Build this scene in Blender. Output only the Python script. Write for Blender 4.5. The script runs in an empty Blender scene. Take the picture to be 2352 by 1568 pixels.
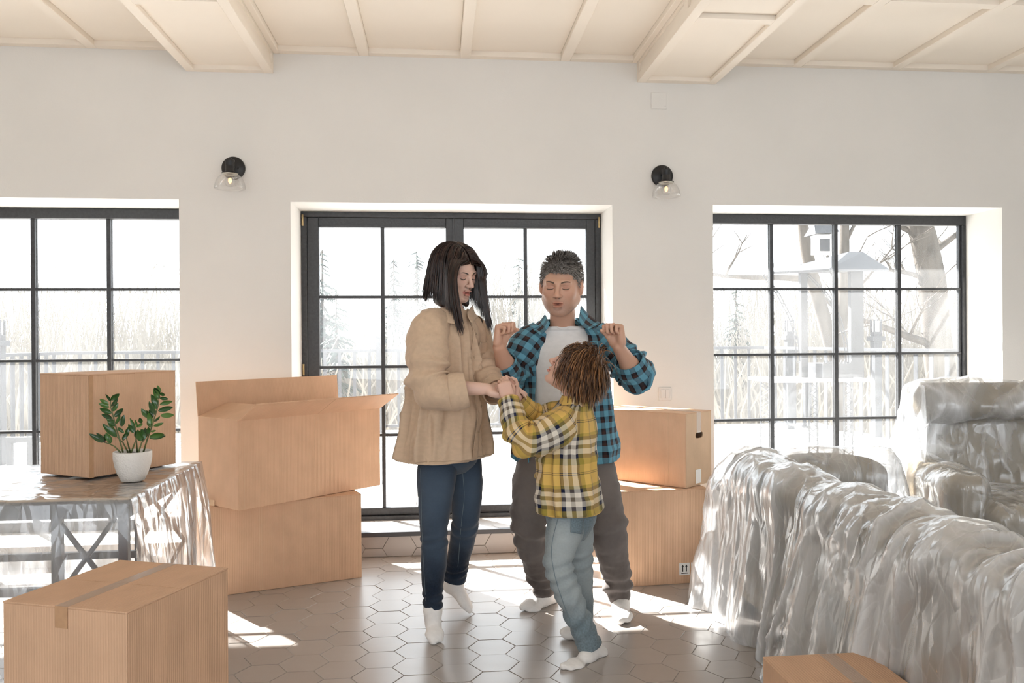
import bpy, bmesh, math, random
import numpy as np
from mathutils import Vector, Matrix
from mathutils.bvhtree import BVHTree

SC = bpy.context.scene
COL = SC.collection
rng = random.Random(7)

# ------------------------------------------------------------------ camera
CAM_H, YAW, PITCH, ROLL, FPX = 1.285, 0.10334, -0.0028, -0.00629, 1963.3
cd = bpy.data.cameras.new('camera'); cam = bpy.data.objects.new('camera', cd); COL.objects.link(cam)
SC.camera = cam
fw = Vector((math.sin(YAW)*math.cos(PITCH), math.cos(YAW)*math.cos(PITCH), math.sin(PITCH)))
r0 = Vector((math.cos(YAW), -math.sin(YAW), 0)); u0 = r0.cross(fw)
rt = r0*math.cos(ROLL) + u0*math.sin(ROLL); up = -r0*math.sin(ROLL) + u0*math.cos(ROLL)
m = Matrix((rt, up, -fw)).transposed().to_4x4(); m.translation = (0, 0, CAM_H); cam.matrix_world = m
cd.sensor_width = 36.0; cd.lens = FPX/2352*36.0; cd.clip_start = 0.05; cd.clip_end = 200
cd.shift_x = -33.67/2352; cd.shift_y = -4.94/2352
PX, PY = 1176+33.67, 784-4.94

def at(x, y, Y):
    """world point seen at photograph pixel x, y on the plane world-Y = Y"""
    d = fw + rt*((x-PX)/FPX) - up*((y-PY)/FPX)
    return Vector((0, 0, CAM_H)) + d*(Y/d.y)

# ------------------------------------------------------------------ light
SC.view_settings.view_transform = 'Standard'; SC.view_settings.look = 'None'
SC.view_settings.exposure = 0.55; SC.view_settings.gamma = 1.0; SC.view_settings.use_curve_mapping = False
w = bpy.data.worlds.new('sky'); SC.world = w; w.use_nodes = True
bgn = w.node_tree.nodes['Background']
bgn.inputs[0].default_value = (0.91, 0.955, 1.0, 1); bgn.inputs[1].default_value = 2.75
SUN_DIR = Vector((0.62*0.80, -0.785*0.80, -0.60)).normalized()
sl = bpy.data.lights.new('sun', 'SUN'); sl.energy = 32; sl.angle = math.radians(0.6); sl.color = (1, 0.965, 0.92)
so = bpy.data.objects.new('sun', sl); COL.objects.link(so); so.rotation_euler = SUN_DIR.to_track_quat('-Z', 'Y').to_euler()
so.location = (-6, 14, 9)
SC.cycles.max_bounces = 10; SC.cycles.diffuse_bounces = 5; SC.cycles.transparent_max_bounces = 24
SC.cycles.sample_clamp_indirect = 6; SC.cycles.caustics_reflective = False; SC.cycles.caustics_refractive = False

# ------------------------------------------------------------------ tagging
def tag(o, label=None, cat=None, group=None, kind=None):
    if label: o['label'] = label
    if cat: o['category'] = cat
    if group: o['group'] = group
    if kind: o['kind'] = kind
    return o
def thing(name, loc, label=None, cat=None, group=None, kind=None):
    o = bpy.data.objects.new(name, None); COL.objects.link(o); o.location = loc; o.empty_display_size = 0.1
    return tag(o, label, cat, group, kind)
def adopt(o, parent):
    if parent is not None:
        o.parent = parent
        if parent.type == 'EMPTY':
            o.matrix_parent_inverse = Matrix.Translation(-Vector(parent.location))
        elif parent.parent is not None or True:
            o.matrix_parent_inverse = Matrix.Identity(4)
    return o
def link(name, me, mat, parent=None):
    o = bpy.data.objects.new(name, me); COL.objects.link(o)
    if mat is not None and len(me.materials) == 0: me.materials.append(mat)
    return adopt(o, parent)

# ------------------------------------------------------------------ materials
MATS = {}
def nt(name):
    mt = bpy.data.materials.new(name); mt.use_nodes = True; MATS[name] = mt
    n = mt.node_tree; return mt, n, n.nodes['Principled BSDF'], n.nodes['Material Output']
def N(n, t, **kw):
    x = n.nodes.new(t)
    for k, v in kw.items():
        if k.startswith('i_'):
            x.inputs[k[2:].replace('_', ' ')].default_value = v
        else: setattr(x, k, v)
    return x
def ramp(n, fac, stops, interp='LINEAR'):
    r = n.nodes.new('ShaderNodeValToRGB'); r.color_ramp.interpolation = interp
    e = r.color_ramp.elements
    while len(e) > 1: e.remove(e[-1])
    e[0].position = stops[0][0]; e[0].color = (*stops[0][1], 1)
    for p, c in stops[1:]:
        q = e.new(p); q.color = (*c, 1)
    n.links.new(fac, r.inputs[0]); return r
def srgb(r, g, b):
    f = lambda c: (c/12.92 if c <= 0.04045 else ((c+0.055)/1.055)**2.4)
    return (f(r/255), f(g/255), f(b/255))
def simple(name, c, rough=0.6, spec=0.5, metal=0.0, noise=0.0, nscale=8.0, bump=0.0, bscale=40.0, stretch=(1, 1, 1), coords='Object'):
    mt, n, p, out = nt(name)
    p.inputs['Base Color'].default_value = (*c, 1); p.inputs['Roughness'].default_value = rough
    p.inputs['Specular IOR Level'].default_value = spec; p.inputs['Metallic'].default_value = metal
    if noise or bump:
        tc = N(n, 'ShaderNodeTexCoord'); mp = N(n, 'ShaderNodeMapping'); mp.inputs['Scale'].default_value = stretch
        n.links.new(tc.outputs[coords], mp.inputs[0])
    if noise:
        t = N(n, 'ShaderNodeTexNoise', i_Scale=nscale, i_Detail=5.0); n.links.new(mp.outputs[0], t.inputs[0])
        lo = tuple(max(0, x*(1-noise)) for x in c); hi = tuple(min(1, x*(1+noise)) for x in c)
        r = ramp(n, t.outputs[0], [(0.3, lo), (0.7, hi)]); n.links.new(r.outputs[0], p.inputs['Base Color'])
    if bump:
        t2 = N(n, 'ShaderNodeTexNoise', i_Scale=bscale, i_Detail=4.0); n.links.new(mp.outputs[0], t2.inputs[0])
        b = N(n, 'ShaderNodeBump', i_Strength=bump, i_Distance=0.01); n.links.new(t2.outputs[0], b.inputs['Height'])
        n.links.new(b.outputs[0], p.inputs['Normal'])
    return mt

M_wall = simple('wall_paint', (0.775, 0.76, 0.73), 0.85, 0.2, noise=0.02, nscale=2.0, bump=0.08, bscale=120)
M_reveal = M_wall
M_ceil = simple('ceiling_paint', (0.87, 0.795, 0.70), 0.6, 0.3, noise=0.012, nscale=3)
M_frame = simple('dark_frame', (0.030, 0.031, 0.034), 0.42, 0.5, noise=0.25, nscale=60, bump=0.15, bscale=90)
M_brass = simple('hinge_brass', (0.55, 0.42, 0.22), 0.35, 0.5, metal=0.6)
M_black = simple('matte_black', (0.012, 0.012, 0.013), 0.45)
M_white_plastic = simple('switch_plastic', (0.72, 0.70, 0.67), 0.4)
M_grout = simple('grout', (0.46, 0.42, 0.38), 0.9, 0.1, noise=0.1, nscale=50)
M_nosing = simple('step_nosing', (0.05, 0.05, 0.055), 0.4, 0.5)
M_deckpaint = simple('deck_board', (0.58, 0.575, 0.57), 0.8, 0.2, noise=0.12, nscale=6, stretch=(8, 1, 1))
M_rail = simple('railing_metal', (0.030, 0.032, 0.037), 0.5)
M_ground = simple('dry_ground', (0.62, 0.59, 0.53), 0.95, 0.1, noise=0.12, nscale=1.5)
M_bark = simple('bark', (0.075, 0.066, 0.058), 0.9, 0.1, noise=0.4, nscale=9, stretch=(1, 1, 0.3))
M_twig = simple('twigs', (0.20, 0.185, 0.16), 0.9, 0.1, noise=0.2, nscale=2)
M_needle = simple('needles', (0.030, 0.046, 0.037), 0.8, 0.2, noise=0.3, nscale=3)

def tile_mat():
    mt, n, p, out = nt('hex_tile')
    oi = N(n, 'ShaderNodeObjectInfo'); tc = N(n, 'ShaderNodeTexCoord')
    mp = N(n, 'ShaderNodeMapping'); mp.inputs['Scale'].default_value = (4, 9, 4); n.links.new(tc.outputs['Object'], mp.inputs[0])
    t = N(n, 'ShaderNodeTexNoise', i_Scale=2.0, i_Detail=6.0, i_Roughness=0.6); n.links.new(mp.outputs[0], t.inputs[0])
    a = N(n, 'ShaderNodeMath', operation='MULTIPLY'); a.inputs[1].default_value = 0.35; n.links.new(oi.outputs['Random'], a.inputs[0])
    b = N(n, 'ShaderNodeMath', operation='ADD'); n.links.new(a.outputs[0], b.inputs[0]); n.links.new(t.outputs[0], b.inputs[1])
    r = ramp(n, b.outputs[0], [(0.3, (0.365, 0.328, 0.302)), (1.0, (0.415, 0.378, 0.35))]); n.links.new(r.outputs[0], p.inputs['Base Color'])
    r2 = ramp(n, t.outputs[0], [(0.3, (0.27, 0.27, 0.27)), (0.7, (0.33, 0.33, 0.33))]); n.links.new(r2.outputs[0], p.inputs['Roughness'])
    p.inputs['Specular IOR Level'].default_value = 0.75
    bm_ = N(n, 'ShaderNodeBump', i_Strength=0.03, i_Distance=0.002); n.links.new(t.outputs[0], bm_.inputs['Height']); n.links.new(bm_.outputs[0], p.inputs['Normal'])
    return mt
M_tile = tile_mat()

def glass_mat(name, haze, rough=0.0):
    mt, n, p, out = nt(name); n.nodes.remove(p)
    tr = N(n, 'ShaderNodeBsdfTransparent'); tr.inputs[0].default_value = (0.97, 0.98, 0.98, 1)
    tl = N(n, 'ShaderNodeBsdfTranslucent'); tl.inputs[0].default_value = (0.95, 0.97, 1, 1)
    gl = N(n, 'ShaderNodeBsdfGlossy', i_Roughness=rough)
    lw_ = N(n, 'ShaderNodeLayerWeight', i_Blend=0.5); pw = N(n, 'ShaderNodeMath', operation='POWER'); pw.inputs[1].default_value = 4.0
    n.links.new(lw_.outputs['Facing'], pw.inputs[0]); fr = N(n, 'ShaderNodeMath', operation='MULTIPLY_ADD'); fr.inputs[1].default_value = 0.8; fr.inputs[2].default_value = 0.03; n.links.new(pw.outputs[0], fr.inputs[0])
    tc = N(n, 'ShaderNodeTexCoord'); t = N(n, 'ShaderNodeTexNoise', i_Scale=1.3, i_Detail=6.0); n.links.new(tc.outputs['Object'], t.inputs[0])
    mr = N(n, 'ShaderNodeMapRange'); mr.inputs[1].default_value = 0.3; mr.inputs[2].default_value = 0.7
    mr.inputs[3].default_value = haze*0.5; mr.inputs[4].default_value = haze*1.5; n.links.new(t.outputs[0], mr.inputs[0])
    m1 = N(n, 'ShaderNodeMixShader'); n.links.new(mr.outputs[0], m1.inputs[0]); n.links.new(tr.outputs[0], m1.inputs[1]); n.links.new(tl.outputs[0], m1.inputs[2])
    m2 = N(n, 'ShaderNodeMixShader'); n.links.new(fr.outputs[0], m2.inputs[0]); n.links.new(m1.outputs[0], m2.inputs[1]); n.links.new(gl.outputs[0], m2.inputs[2])
    n.links.new(m2.outputs[0], out.inputs[0]); return mt
M_pane = glass_mat('veiled_window_glass', 0.02)  # white scatter in the clear panes imitates the veil of flare
def bulb_glass():
    mt, n, p, out = nt('clear_glass'); n.nodes.remove(p)
    tr = N(n, 'ShaderNodeBsdfTransparent'); gl = N(n, 'ShaderNodeBsdfGlossy', i_Roughness=0.02)
    lw = N(n, 'ShaderNodeLayerWeight', i_Blend=0.13)
    m2 = N(n, 'ShaderNodeMixShader'); n.links.new(lw.outputs['Facing'], m2.inputs[0]); n.links.new(tr.outputs[0], m2.inputs[1]); n.links.new(gl.outputs[0], m2.inputs[2])
    n.links.new(m2.outputs[0], out.inputs[0]); return mt
M_clear = bulb_glass()

def cardboard(name, c, horiz=False):
    mt, n, p, out = nt(name)
    uv = N(n, 'ShaderNodeUVMap'); uv.uv_map = 'UVMap'
    sx = N(n, 'ShaderNodeSeparateXYZ'); n.links.new(uv.outputs[0], sx.inputs[0])
    ml = N(n, 'ShaderNodeMath', operation='MULTIPLY'); ml.inputs[1].default_value = 2*math.pi/0.0085; n.links.new(sx.outputs['X'], ml.inputs[0])
    sn = N(n, 'ShaderNodeMath', operation='SINE'); n.links.new(ml.outputs[0], sn.inputs[0])
    t = N(n, 'ShaderNodeTexNoise', i_Scale=9.0, i_Detail=3.0); mp = N(n, 'ShaderNodeMapping'); mp.inputs['Scale'].default_value = (1.2, 0.9, 1)
    n.links.new(uv.outputs[0], mp.inputs[0]); n.links.new(mp.outputs[0], t.inputs[0])
    a = N(n, 'ShaderNodeMath', operation='MULTIPLY_ADD'); a.inputs[1].default_value = 0.03; n.links.new(sn.outputs[0], a.inputs[0]); n.links.new(t.outputs[0], a.inputs[2])
    r = ramp(n, a.outputs[0], [(0.3, tuple(x*0.94 for x in c)), (0.7, tuple(x*1.05 for x in c))]); n.links.new(r.outputs[0], p.inputs['Base Color'])
    b = N(n, 'ShaderNodeBump', i_Strength=0.25, i_Distance=0.0015); n.links.new(sn.outputs[0], b.inputs['Height']); n.links.new(b.outputs[0], p.inputs['Normal'])
    p.inputs['Roughness'].default_value = 0.75; p.inputs['Specular IOR Level'].default_value = 0.25
    return mt
M_card = cardboard('cardboard', (0.63, 0.405, 0.265))
M_card2 = cardboard('cardboard_edge', (0.66, 0.46, 0.30))
M_tape = simple('tape_brown', (0.50, 0.30, 0.17), 0.25, 0.6, noise=0.1, nscale=30)
M_label = simple('label_white', (0.85, 0.84, 0.82), 0.6)
def tape_clear():
    mt, n, p, out = nt('tape_clear')
    p.inputs['Base Color'].default_value = (0.70, 0.60, 0.52, 1); p.inputs['Roughness'].default_value = 0.18
    tr = N(n, 'ShaderNodeBsdfTransparent'); mx = N(n, 'ShaderNodeMixShader'); mx.inputs[0].default_value = 0.3
    n.links.new(tr.outputs[0], mx.inputs[1]); n.links.new(p.outputs[0], mx.inputs[2]); n.links.new(mx.outputs[0], out.inputs[0]); return mt
M_tapec = tape_clear()

# ------------------------------------------------------------------ mesh helpers
def mesh_from(name, verts, faces, smooth=False, uv=None):
    me = bpy.data.meshes.new(name); me.from_pydata([tuple(v) for v in verts], [], [tuple(f) for f in faces]); me.update()
    if smooth: me.shade_smooth()
    if uv is not None:
        l = me.uv_layers.new(name='UVMap'); vi = np.empty(len(me.loops), dtype=np.int32); me.loops.foreach_get('vertex_index', vi)
        l.data.foreach_set('uv', np.asarray(uv, dtype=np.float32)[vi].ravel())
    return me
def add_box(bm, lo, hi, M=None):
    vs = []
    for x in (lo[0], hi[0]):
        for y in (lo[1], hi[1]):
            for z in (lo[2], hi[2]):
                v = Vector((x, y, z)); vs.append(bm.verts.new(M @ v if M else v))
    for f in ((0, 1, 3, 2), (4, 6, 7, 5), (0, 4, 5, 1), (2, 3, 7, 6), (0, 2, 6, 4), (1, 5, 7, 3)):
        bm.faces.new([vs[i] for i in f])
    return vs
def boxmap(me, M=None):
    """UVs in metres: x along the face's horizontal, y up"""
    uvl = me.uv_layers.new(name='UVMap'); Mi = M.inverted() if M is not None else None
    for p in me.polygons:
        nrm = Vector(p.normal)
        if Mi is not None: nrm = Mi.to_3x3() @ nrm
        ax = max(range(3), key=lambda i: abs(nrm[i]))
        for li in p.loop_indices:
            co = me.vertices[me.loops[li].vertex_index].co
            if Mi is not None: co = Mi @ co
            uvl.data[li].uv = (co.y, co.z) if ax == 0 else ((co.x, co.z) if ax == 1 else (co.x, co.y))
def box(name, lo, hi, mat, parent=None, bevel=0.0, M=None, uv=False, seg=1):
    bm = bmesh.new(); add_box(bm, lo, hi, M)
    bmesh.ops.recalc_face_normals(bm, faces=bm.faces)
    if bevel > 0: bmesh.ops.bevel(bm, geom=list(bm.edges), offset=bevel, segments=seg, affect='EDGES', profile=0.6)
    me = bpy.data.meshes.new(name); bm.to_mesh(me); bm.free()
    if uv: boxmap(me, M)
    return link(name, me, mat, parent)
def boxes(name, lst, mat, parent=None, bevel=0.0):
    bm = bmesh.new()
    for lo, hi in lst: add_box(bm, lo, hi)
    bmesh.ops.recalc_face_normals(bm, faces=bm.faces)
    if bevel: bmesh.ops.bevel(bm, geom=list(bm.edges), offset=bevel, segments=1, affect='EDGES')
    me = bpy.data.meshes.new(name); bm.to_mesh(me); bm.free(); return link(name, me, mat, parent)
def tube_data(path, radii, n=8, caps=True, twist=0.0):
    P = np.array([tuple(p) for p in path], float); m_ = len(P)
    if np.isscalar(radii): radii = [radii]*m_
    T = np.gradient(P, axis=0); T /= np.linalg.norm(T, axis=1)[:, None]+1e-9
    ref = np.array([0, 0, 1.0]) if abs(T[0][2]) < 0.9 else np.array([1.0, 0, 0])
    V = []; u = np.cross(T[0], ref); u /= np.linalg.norm(u)
    for i in range(m_):
        u = u - T[i]*np.dot(u, T[i]); u /= np.linalg.norm(u)+1e-9; v = np.cross(T[i], u)
        for k in range(n):
            a = 2*math.pi*k/n; V.append(P[i]+radii[i]*(math.cos(a)*u+math.sin(a)*v))
    Fc = []
    for i in range(m_-1):
        for k in range(n):
            Fc.append((i*n+k, i*n+(k+1) % n, (i+1)*n+(k+1) % n, (i+1)*n+k))
    if caps and n > 2:
        Fc.append(tuple(range(n))[::-1]); Fc.append(tuple((m_-1)*n+k for k in range(n)))
    return V, Fc
def tube(name, path, radii, mat, parent=None, n=10, smooth=True):
    V, Fc = tube_data(path, radii, n); return link(name, mesh_from(name, V, Fc, smooth), mat, parent)
def merge(lst):
    V = []; Fc = []
    for v, f in lst:
        o = len(V); V.extend(v); Fc.extend([tuple(i+o for i in q) for q in f])
    return V, Fc
def lathe(name, prof, mat, parent=None, n=40, origin=(0, 0, 0), axis=None, smooth=True):
    """prof: (radius, height) list; spun about +Z, then turned onto axis"""
    V = []; Fc = []; m_ = len(prof)
    for r_, z in prof:
        for k in range(n):
            a = 2*math.pi*k/n; V.append(Vector((r_*math.cos(a), r_*math.sin(a), z)))
    for i in range(m_-1):
        for k in range(n): Fc.append((i*n+k, i*n+(k+1) % n, (i+1)*n+(k+1) % n, (i+1)*n+k))
    R = Vector((0, 0, 1)).rotation_difference(Vector(axis)).to_matrix() if axis is not None else Matrix.Identity(3)
    V = [R @ v + Vector(origin) for v in V]
    return link(name, mesh_from(name, V, Fc, smooth), mat, parent)

# value noise and signed-distance meshing -------------------------------------------
_L = np.random.RandomState(5).rand(64, 64, 64).astype(np.float32)
def vn(P):
    P = np.asarray(P, dtype=np.float32); i = np.floor(P).astype(np.int64); f = P-i; f = f*f*(3-2*f)
    i0 = i & 63; i1 = (i+1) & 63
    x0, y0, z0 = i0[..., 0], i0[..., 1], i0[..., 2]; x1, y1, z1 = i1[..., 0], i1[..., 1], i1[..., 2]
    fx, fy, fz = f[..., 0], f[..., 1], f[..., 2]
    a = _L[x0, y0, z0]*(1-fx)+_L[x1, y0, z0]*fx; b = _L[x0, y1, z0]*(1-fx)+_L[x1, y1, z0]*fx
    c = _L[x0, y0, z1]*(1-fx)+_L[x1, y0, z1]*fx; d = _L[x0, y1, z1]*(1-fx)+_L[x1, y1, z1]*fx
    return (a*(1-fy)+b*fy)*(1-fz)+(c*(1-fy)+d*fy)*fz
def fbm(P, o=3):
    s = 0; a = 1; t = 0; P = np.asarray(P, dtype=np.float32)
    for k in range(o): s = s+a*vn(P*(2**k)+13.7*k); t += a; a *= 0.5
    return s/t
def ridge(P, o=2):
    s = 0; a = 1; t = 0; P = np.asarray(P, dtype=np.float32)
    for k in range(o): s = s+a*(1-np.abs(2*vn(P*(2**k)+7.3*k)-1)); t += a; a *= 0.5
    return s/t

class Field:
    def __init__(s, lo, hi, h):
        s.lo = np.array(lo, float); s.h = h; s.n = np.ceil((np.array(hi)-s.lo)/h).astype(int)+1
        s.F = np.full(tuple(s.n), 0.2, dtype=np.float32)
    def sub(s, lo, hi, pad):
        a = np.clip(np.floor((np.array(lo)-pad-s.lo)/s.h).astype(int), 0, s.n); b = np.clip(np.ceil((np.array(hi)+pad-s.lo)/s.h).astype(int)+1, 0, s.n)
        if (b <= a).any(): return None, None
        sl_ = tuple(slice(a[i], b[i]) for i in range(3))
        g = [((np.arange(a[i], b[i])*s.h+s.lo[i]).astype(np.float32)).reshape([-1 if j == i else 1 for j in range(3)]) for i in range(3)]
        return sl_, g
    def put(s, sl_, d, k, op):
        F = s.F[sl_]
        if op == 'add':
            if k > 0:
                hh = np.clip(0.5+0.5*(F-d)/k, 0, 1); s.F[sl_] = F*(1-hh)+d*hh-k*hh*(1-hh)
            else: s.F[sl_] = np.minimum(F, d)
        else:
            if k > 0:
                hh = np.clip(0.5-0.5*(F+d)/k, 0, 1); s.F[sl_] = F*(1-hh)-d*hh+k*hh*(1-hh)
            else: s.F[sl_] = np.maximum(F, -d)
    def cone(s, a, b, ra, rb, k=0.02, op='add'):
        a = np.array(a, float); b = np.array(b, float); R = max(ra, rb)
        sl_, g = s.sub(np.minimum(a, b)-R, np.maximum(a, b)+R, k+3*s.h)
        if sl_ is None: return
        ab = b-a; L2 = max(ab.dot(ab), 1e-9)
        p = [g[i]-a[i] for i in range(3)]
        t = np.clip((p[0]*ab[0]+p[1]*ab[1]+p[2]*ab[2])/L2, 0, 1)
        d = np.sqrt((p[0]-t*ab[0])**2+(p[1]-t*ab[1])**2+(p[2]-t*ab[2])**2)-(ra+(rb-ra)*t)
        s.put(sl_, d.astype(np.float32), k, op)
    def ell(s, c, r_, R=None, k=0.02, op='add'):
        c = np.array(c, float); m_ = max(r_)
        sl_, g = s.sub(c-m_, c+m_, k+3*s.h)
        if sl_ is None: return
        p = [g[i]-c[i] for i in range(3)]
        if R is not None:
            q = [p[0]*R[0][j]+p[1]*R[1][j]+p[2]*R[2][j] for j in range(3)]
        else: q = p
        k0 = np.sqrt((q[0]/r_[0])**2+(q[1]/r_[1])**2+(q[2]/r_[2])**2); k1 = np.sqrt((q[0]/r_[0]**2)**2+(q[1]/r_[1]**2)**2+(q[2]/r_[2]**2)**2)+1e-6
        s.put(sl_, (k0*(k0-1)/k1).astype(np.float32), k, op)
    def rbox(s, c, hs, rad, R=None, k=0.02, op='add'):
        c = np.array(c, float); m_ = float(np.linalg.norm(hs))
        sl_, g = s.sub(c-m_, c+m_, k+3*s.h)
        if sl_ is None: return
        p = [g[i]-c[i] for i in range(3)]
        q = [p[0]*R[0][j]+p[1]*R[1][j]+p[2]*R[2][j] for j in range(3)] if R is not None else p
        q = [np.abs(q[i])-(hs[i]-rad) for i in range(3)]
        d = np.sqrt(np.maximum(q[0], 0)**2+np.maximum(q[1], 0)**2+np.maximum(q[2], 0)**2)+np.minimum(np.maximum(np.maximum(q[0], q[1]), q[2]), 0)-rad
        s.put(sl_, d.astype(np.float32), k, op)
    def mesh(s):
        F = s.F; I = F < 0
        n0, n1, n2 = F.shape
        c8 = np.zeros((n0-1, n1-1, n2-1), np.int8)
        for dx in (0, 1):
            for dy in (0, 1):
                for dz in (0, 1): c8 += I[dx:n0-1+dx, dy:n1-1+dy, dz:n2-1+dz]
        act = (c8 > 0) & (c8 < 8); idx = np.argwhere(act); del c8
        vid = np.full(act.shape, -1, np.int32); vid[act] = np.arange(len(idx))
        acc = np.zeros((len(idx), 3)); cnt = np.zeros(len(idx))
        C = [(0, 0, 0), (1, 0, 0), (0, 1, 0), (1, 1, 0), (0, 0, 1), (1, 0, 1), (0, 1, 1), (1, 1, 1)]
        val = [F[idx[:, 0]+c[0], idx[:, 1]+c[1], idx[:, 2]+c[2]] for c in C]
        for a, b in ((0, 1), (2, 3), (4, 5), (6, 7), (0, 2), (1, 3), (4, 6), (5, 7), (0, 4), (1, 5), (2, 6), (3, 7)):
            m_ = (val[a] < 0) != (val[b] < 0); t = (val[a][m_]/(val[a][m_]-val[b][m_]))[:, None]
            acc[m_] += np.array(C[a])*(1-t)+np.array(C[b])*t; cnt[m_] += 1
        V = (idx+acc/cnt[:, None])*s.h+s.lo
        Q = []
        for ax in range(3):
            o1, o2 = (ax+1) % 3, (ax+2) % 3
            A = np.take(I, range(0, F.shape[ax]-1), axis=ax); B = np.take(I, range(1, F.shape[ax]), axis=ax)
            e = np.argwhere(A != B)
            if not len(e): continue
            e = e[(e[:, o1] > 0) & (e[:, o2] > 0) & (e[:, o1] < F.shape[o1]-1) & (e[:, o2] < F.shape[o2]-1)]
            ins = I[e[:, 0], e[:, 1], e[:, 2]]
            def cell(d1, d2):
                q = e.copy(); q[:, o1] -= d1; q[:, o2] -= d2; return vid[q[:, 0], q[:, 1], q[:, 2]]
            q = np.stack([cell(1, 1), cell(0, 1), cell(0, 0), cell(1, 0)], 1)
            q[~ins] = q[~ins][:, ::-1]; Q.append(q)
        Q = np.concatenate(Q); Q = Q[(Q >= 0).all(1)]
        return V, Q
def np_mesh(name, V, Q, smooth=True):
    me = bpy.data.meshes.new(name); me.vertices.add(len(V)); me.vertices.foreach_set('co', np.asarray(V, np.float32).ravel())
    k = Q.shape[1]; me.loops.add(len(Q)*k); me.loops.foreach_set('vertex_index', Q.astype(np.int32).ravel())
    me.polygons.add(len(Q)); me.polygons.foreach_set('loop_start', (np.arange(len(Q))*k).astype(np.int32)); me.update(calc_edges=True); me.validate()
    if smooth: me.shade_smooth()
    return me
def normals(V, Q):
    n_ = np.cross(V[Q[:, 2]]-V[Q[:, 0]], V[Q[:, 3]]-V[Q[:, 1]]); out = np.zeros_like(V)
    for k in range(4): np.add.at(out, Q[:, k], n_)
    return out/(np.linalg.norm(out, axis=1)[:, None]+1e-12)
def relax(V, Q, it=2, lam=0.5):
    for _ in range(it):
        s = np.zeros_like(V); c = np.zeros(len(V))
        for a, b in ((0, 1), (1, 2), (2, 3), (3, 0)):
            np.add.at(s, Q[:, a], V[Q[:, b]]); np.add.at(s, Q[:, b], V[Q[:, a]]); np.add.at(c, Q[:, a], 1); np.add.at(c, Q[:, b], 1)
        V = V+lam*(s/np.maximum(c, 1)[:, None]-V)
    return V
def vattr(me, name, vals):
    a = me.attributes.new(name, 'FLOAT', 'POINT'); a.data.foreach_set('value', np.asarray(vals, np.float32))
def vcol(me, name, cols):
    a = me.attributes.new(name, 'FLOAT_COLOR', 'POINT'); c = np.ones((len(cols), 4), np.float32); c[:, :3] = cols; a.data.foreach_set('color', c.ravel())
# ================================================================== ROOM
WY, WT = 5.076, 0.40            # far wall plane and thickness
XL, XR, YB = -4.6, 5.4, -3.4    # side walls, wall behind the camera
OPS = [(-3.39, -1.471, 0.12, 2.0858), (-0.846, 1.0506, 0.0, 2.0773), (1.6745, 3.558, 0.27, 2.0848)]
segs = []; xs = XL
for x0, x1, z0, z1 in OPS:
    segs.append(((xs, WY, 0), (x0, WY+WT, 3.05))); segs.append(((x0, WY, z1), (x1, WY+WT, 3.05)))
    if z0 > 0: segs.append(((x0, WY, 0), (x1, WY+WT, z0)))
    xs = x1
segs.append(((xs, WY, 0), (XR, WY+WT, 3.05)))
tag(boxes('wall_back', segs, M_wall), 'pale grey-beige painted wall with three openings', 'wall', kind='structure')
tag(box('wall_left', (XL-0.2, YB, 0), (XL, WY, 3.05), M_wall), 'plain pale wall at the left end of the room', 'wall', kind='structure')
tag(box('wall_right', (XR, YB, 0), (XR+0.2, WY, 3.05), M_wall), 'plain pale wall at the right end of the room', 'wall', kind='structure')
# wall behind the camera: piers, header and low sill around wide window openings
pv = [((XL, YB-0.25, 0), (XR, YB, 0.35)), ((XL, YB-0.25, 2.72), (XR, YB, 3.05))]
for xx in (XL, -0.1, XR-0.3): pv.append(((xx, YB-0.25, 0.35), (xx+0.3, YB, 2.72)))
tag(boxes('wall_front', pv, M_wall), 'wall behind the camera with wide window openings', 'wall', kind='structure')

# floor: hexagonal tiles, 20 cm point to point, laid on a grout bed
S = 0.1; GX, GY = -0.23717, 3.62803
floor = tag(box('floor', (XL, YB, -0.12), (XR, WY+0.02, -0.0025), M_grout), 'warm grey hexagonal tile floor', 'floor', kind='structure')
def clip_poly(poly, f):
    out = []
    for i in range(len(poly)):
        a, b = poly[i], poly[(i+1) % len(poly)]; fa, fb = f(a), f(b)
        if fa >= 0: out.append(a)
        if (fa >= 0) != (fb >= 0):
            t = fa/(fa-fb); out.append((a[0]+(b[0]-a[0])*t, a[1]+(b[1]-a[1])*t))
    return out
def hexpoly(cx, cy, bounds, g=0.0016):
    r_ = S-g; p = [(cx+r_*math.cos(math.pi/3*k), cy+r_*math.sin(math.pi/3*k)) for k in range(6)]
    x0, x1, y0, y1 = bounds
    for f in (lambda q: q[0]-x0, lambda q: x1-q[0], lambda q: q[1]-y0, lambda q: y1-q[1]):
        if p: p = clip_poly(p, f)
    if len(p) < 3: return None
    a = abs(sum(p[i][0]*p[(i+1) % len(p)][1]-p[(i+1) % len(p)][0]*p[i][1] for i in range(len(p))))/2
    return p if a > 2e-4 else None
def prism(p, z1, z0, ch=0.0012):
    c = (sum(q[0] for q in p)/len(p), sum(q[1] for q in p)/len(p)); n = len(p)
    top = []
    for q in p:
        d = math.hypot(q[0]-c[0], q[1]-c[1]); k = max(0, 1-ch/max(d, 1e-4)); top.append((c[0]+(q[0]-c[0])*k, c[1]+(q[1]-c[1])*k, z1))
    V = top+[(q[0], q[1], z1-ch*0.7) for q in p]+[(q[0], q[1], z0) for q in p]
    Fc = [tuple(range(n))]
    for r_ in (0, 1):
        for i in range(n): Fc.append((r_*n+(i+1) % n, r_*n+i, (r_+1)*n+i, (r_+1)*n+(i+1) % n))
    return V, Fc
FB = (XL, XR, -0.6, WY-0.004)
near = []; rest = []
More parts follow.
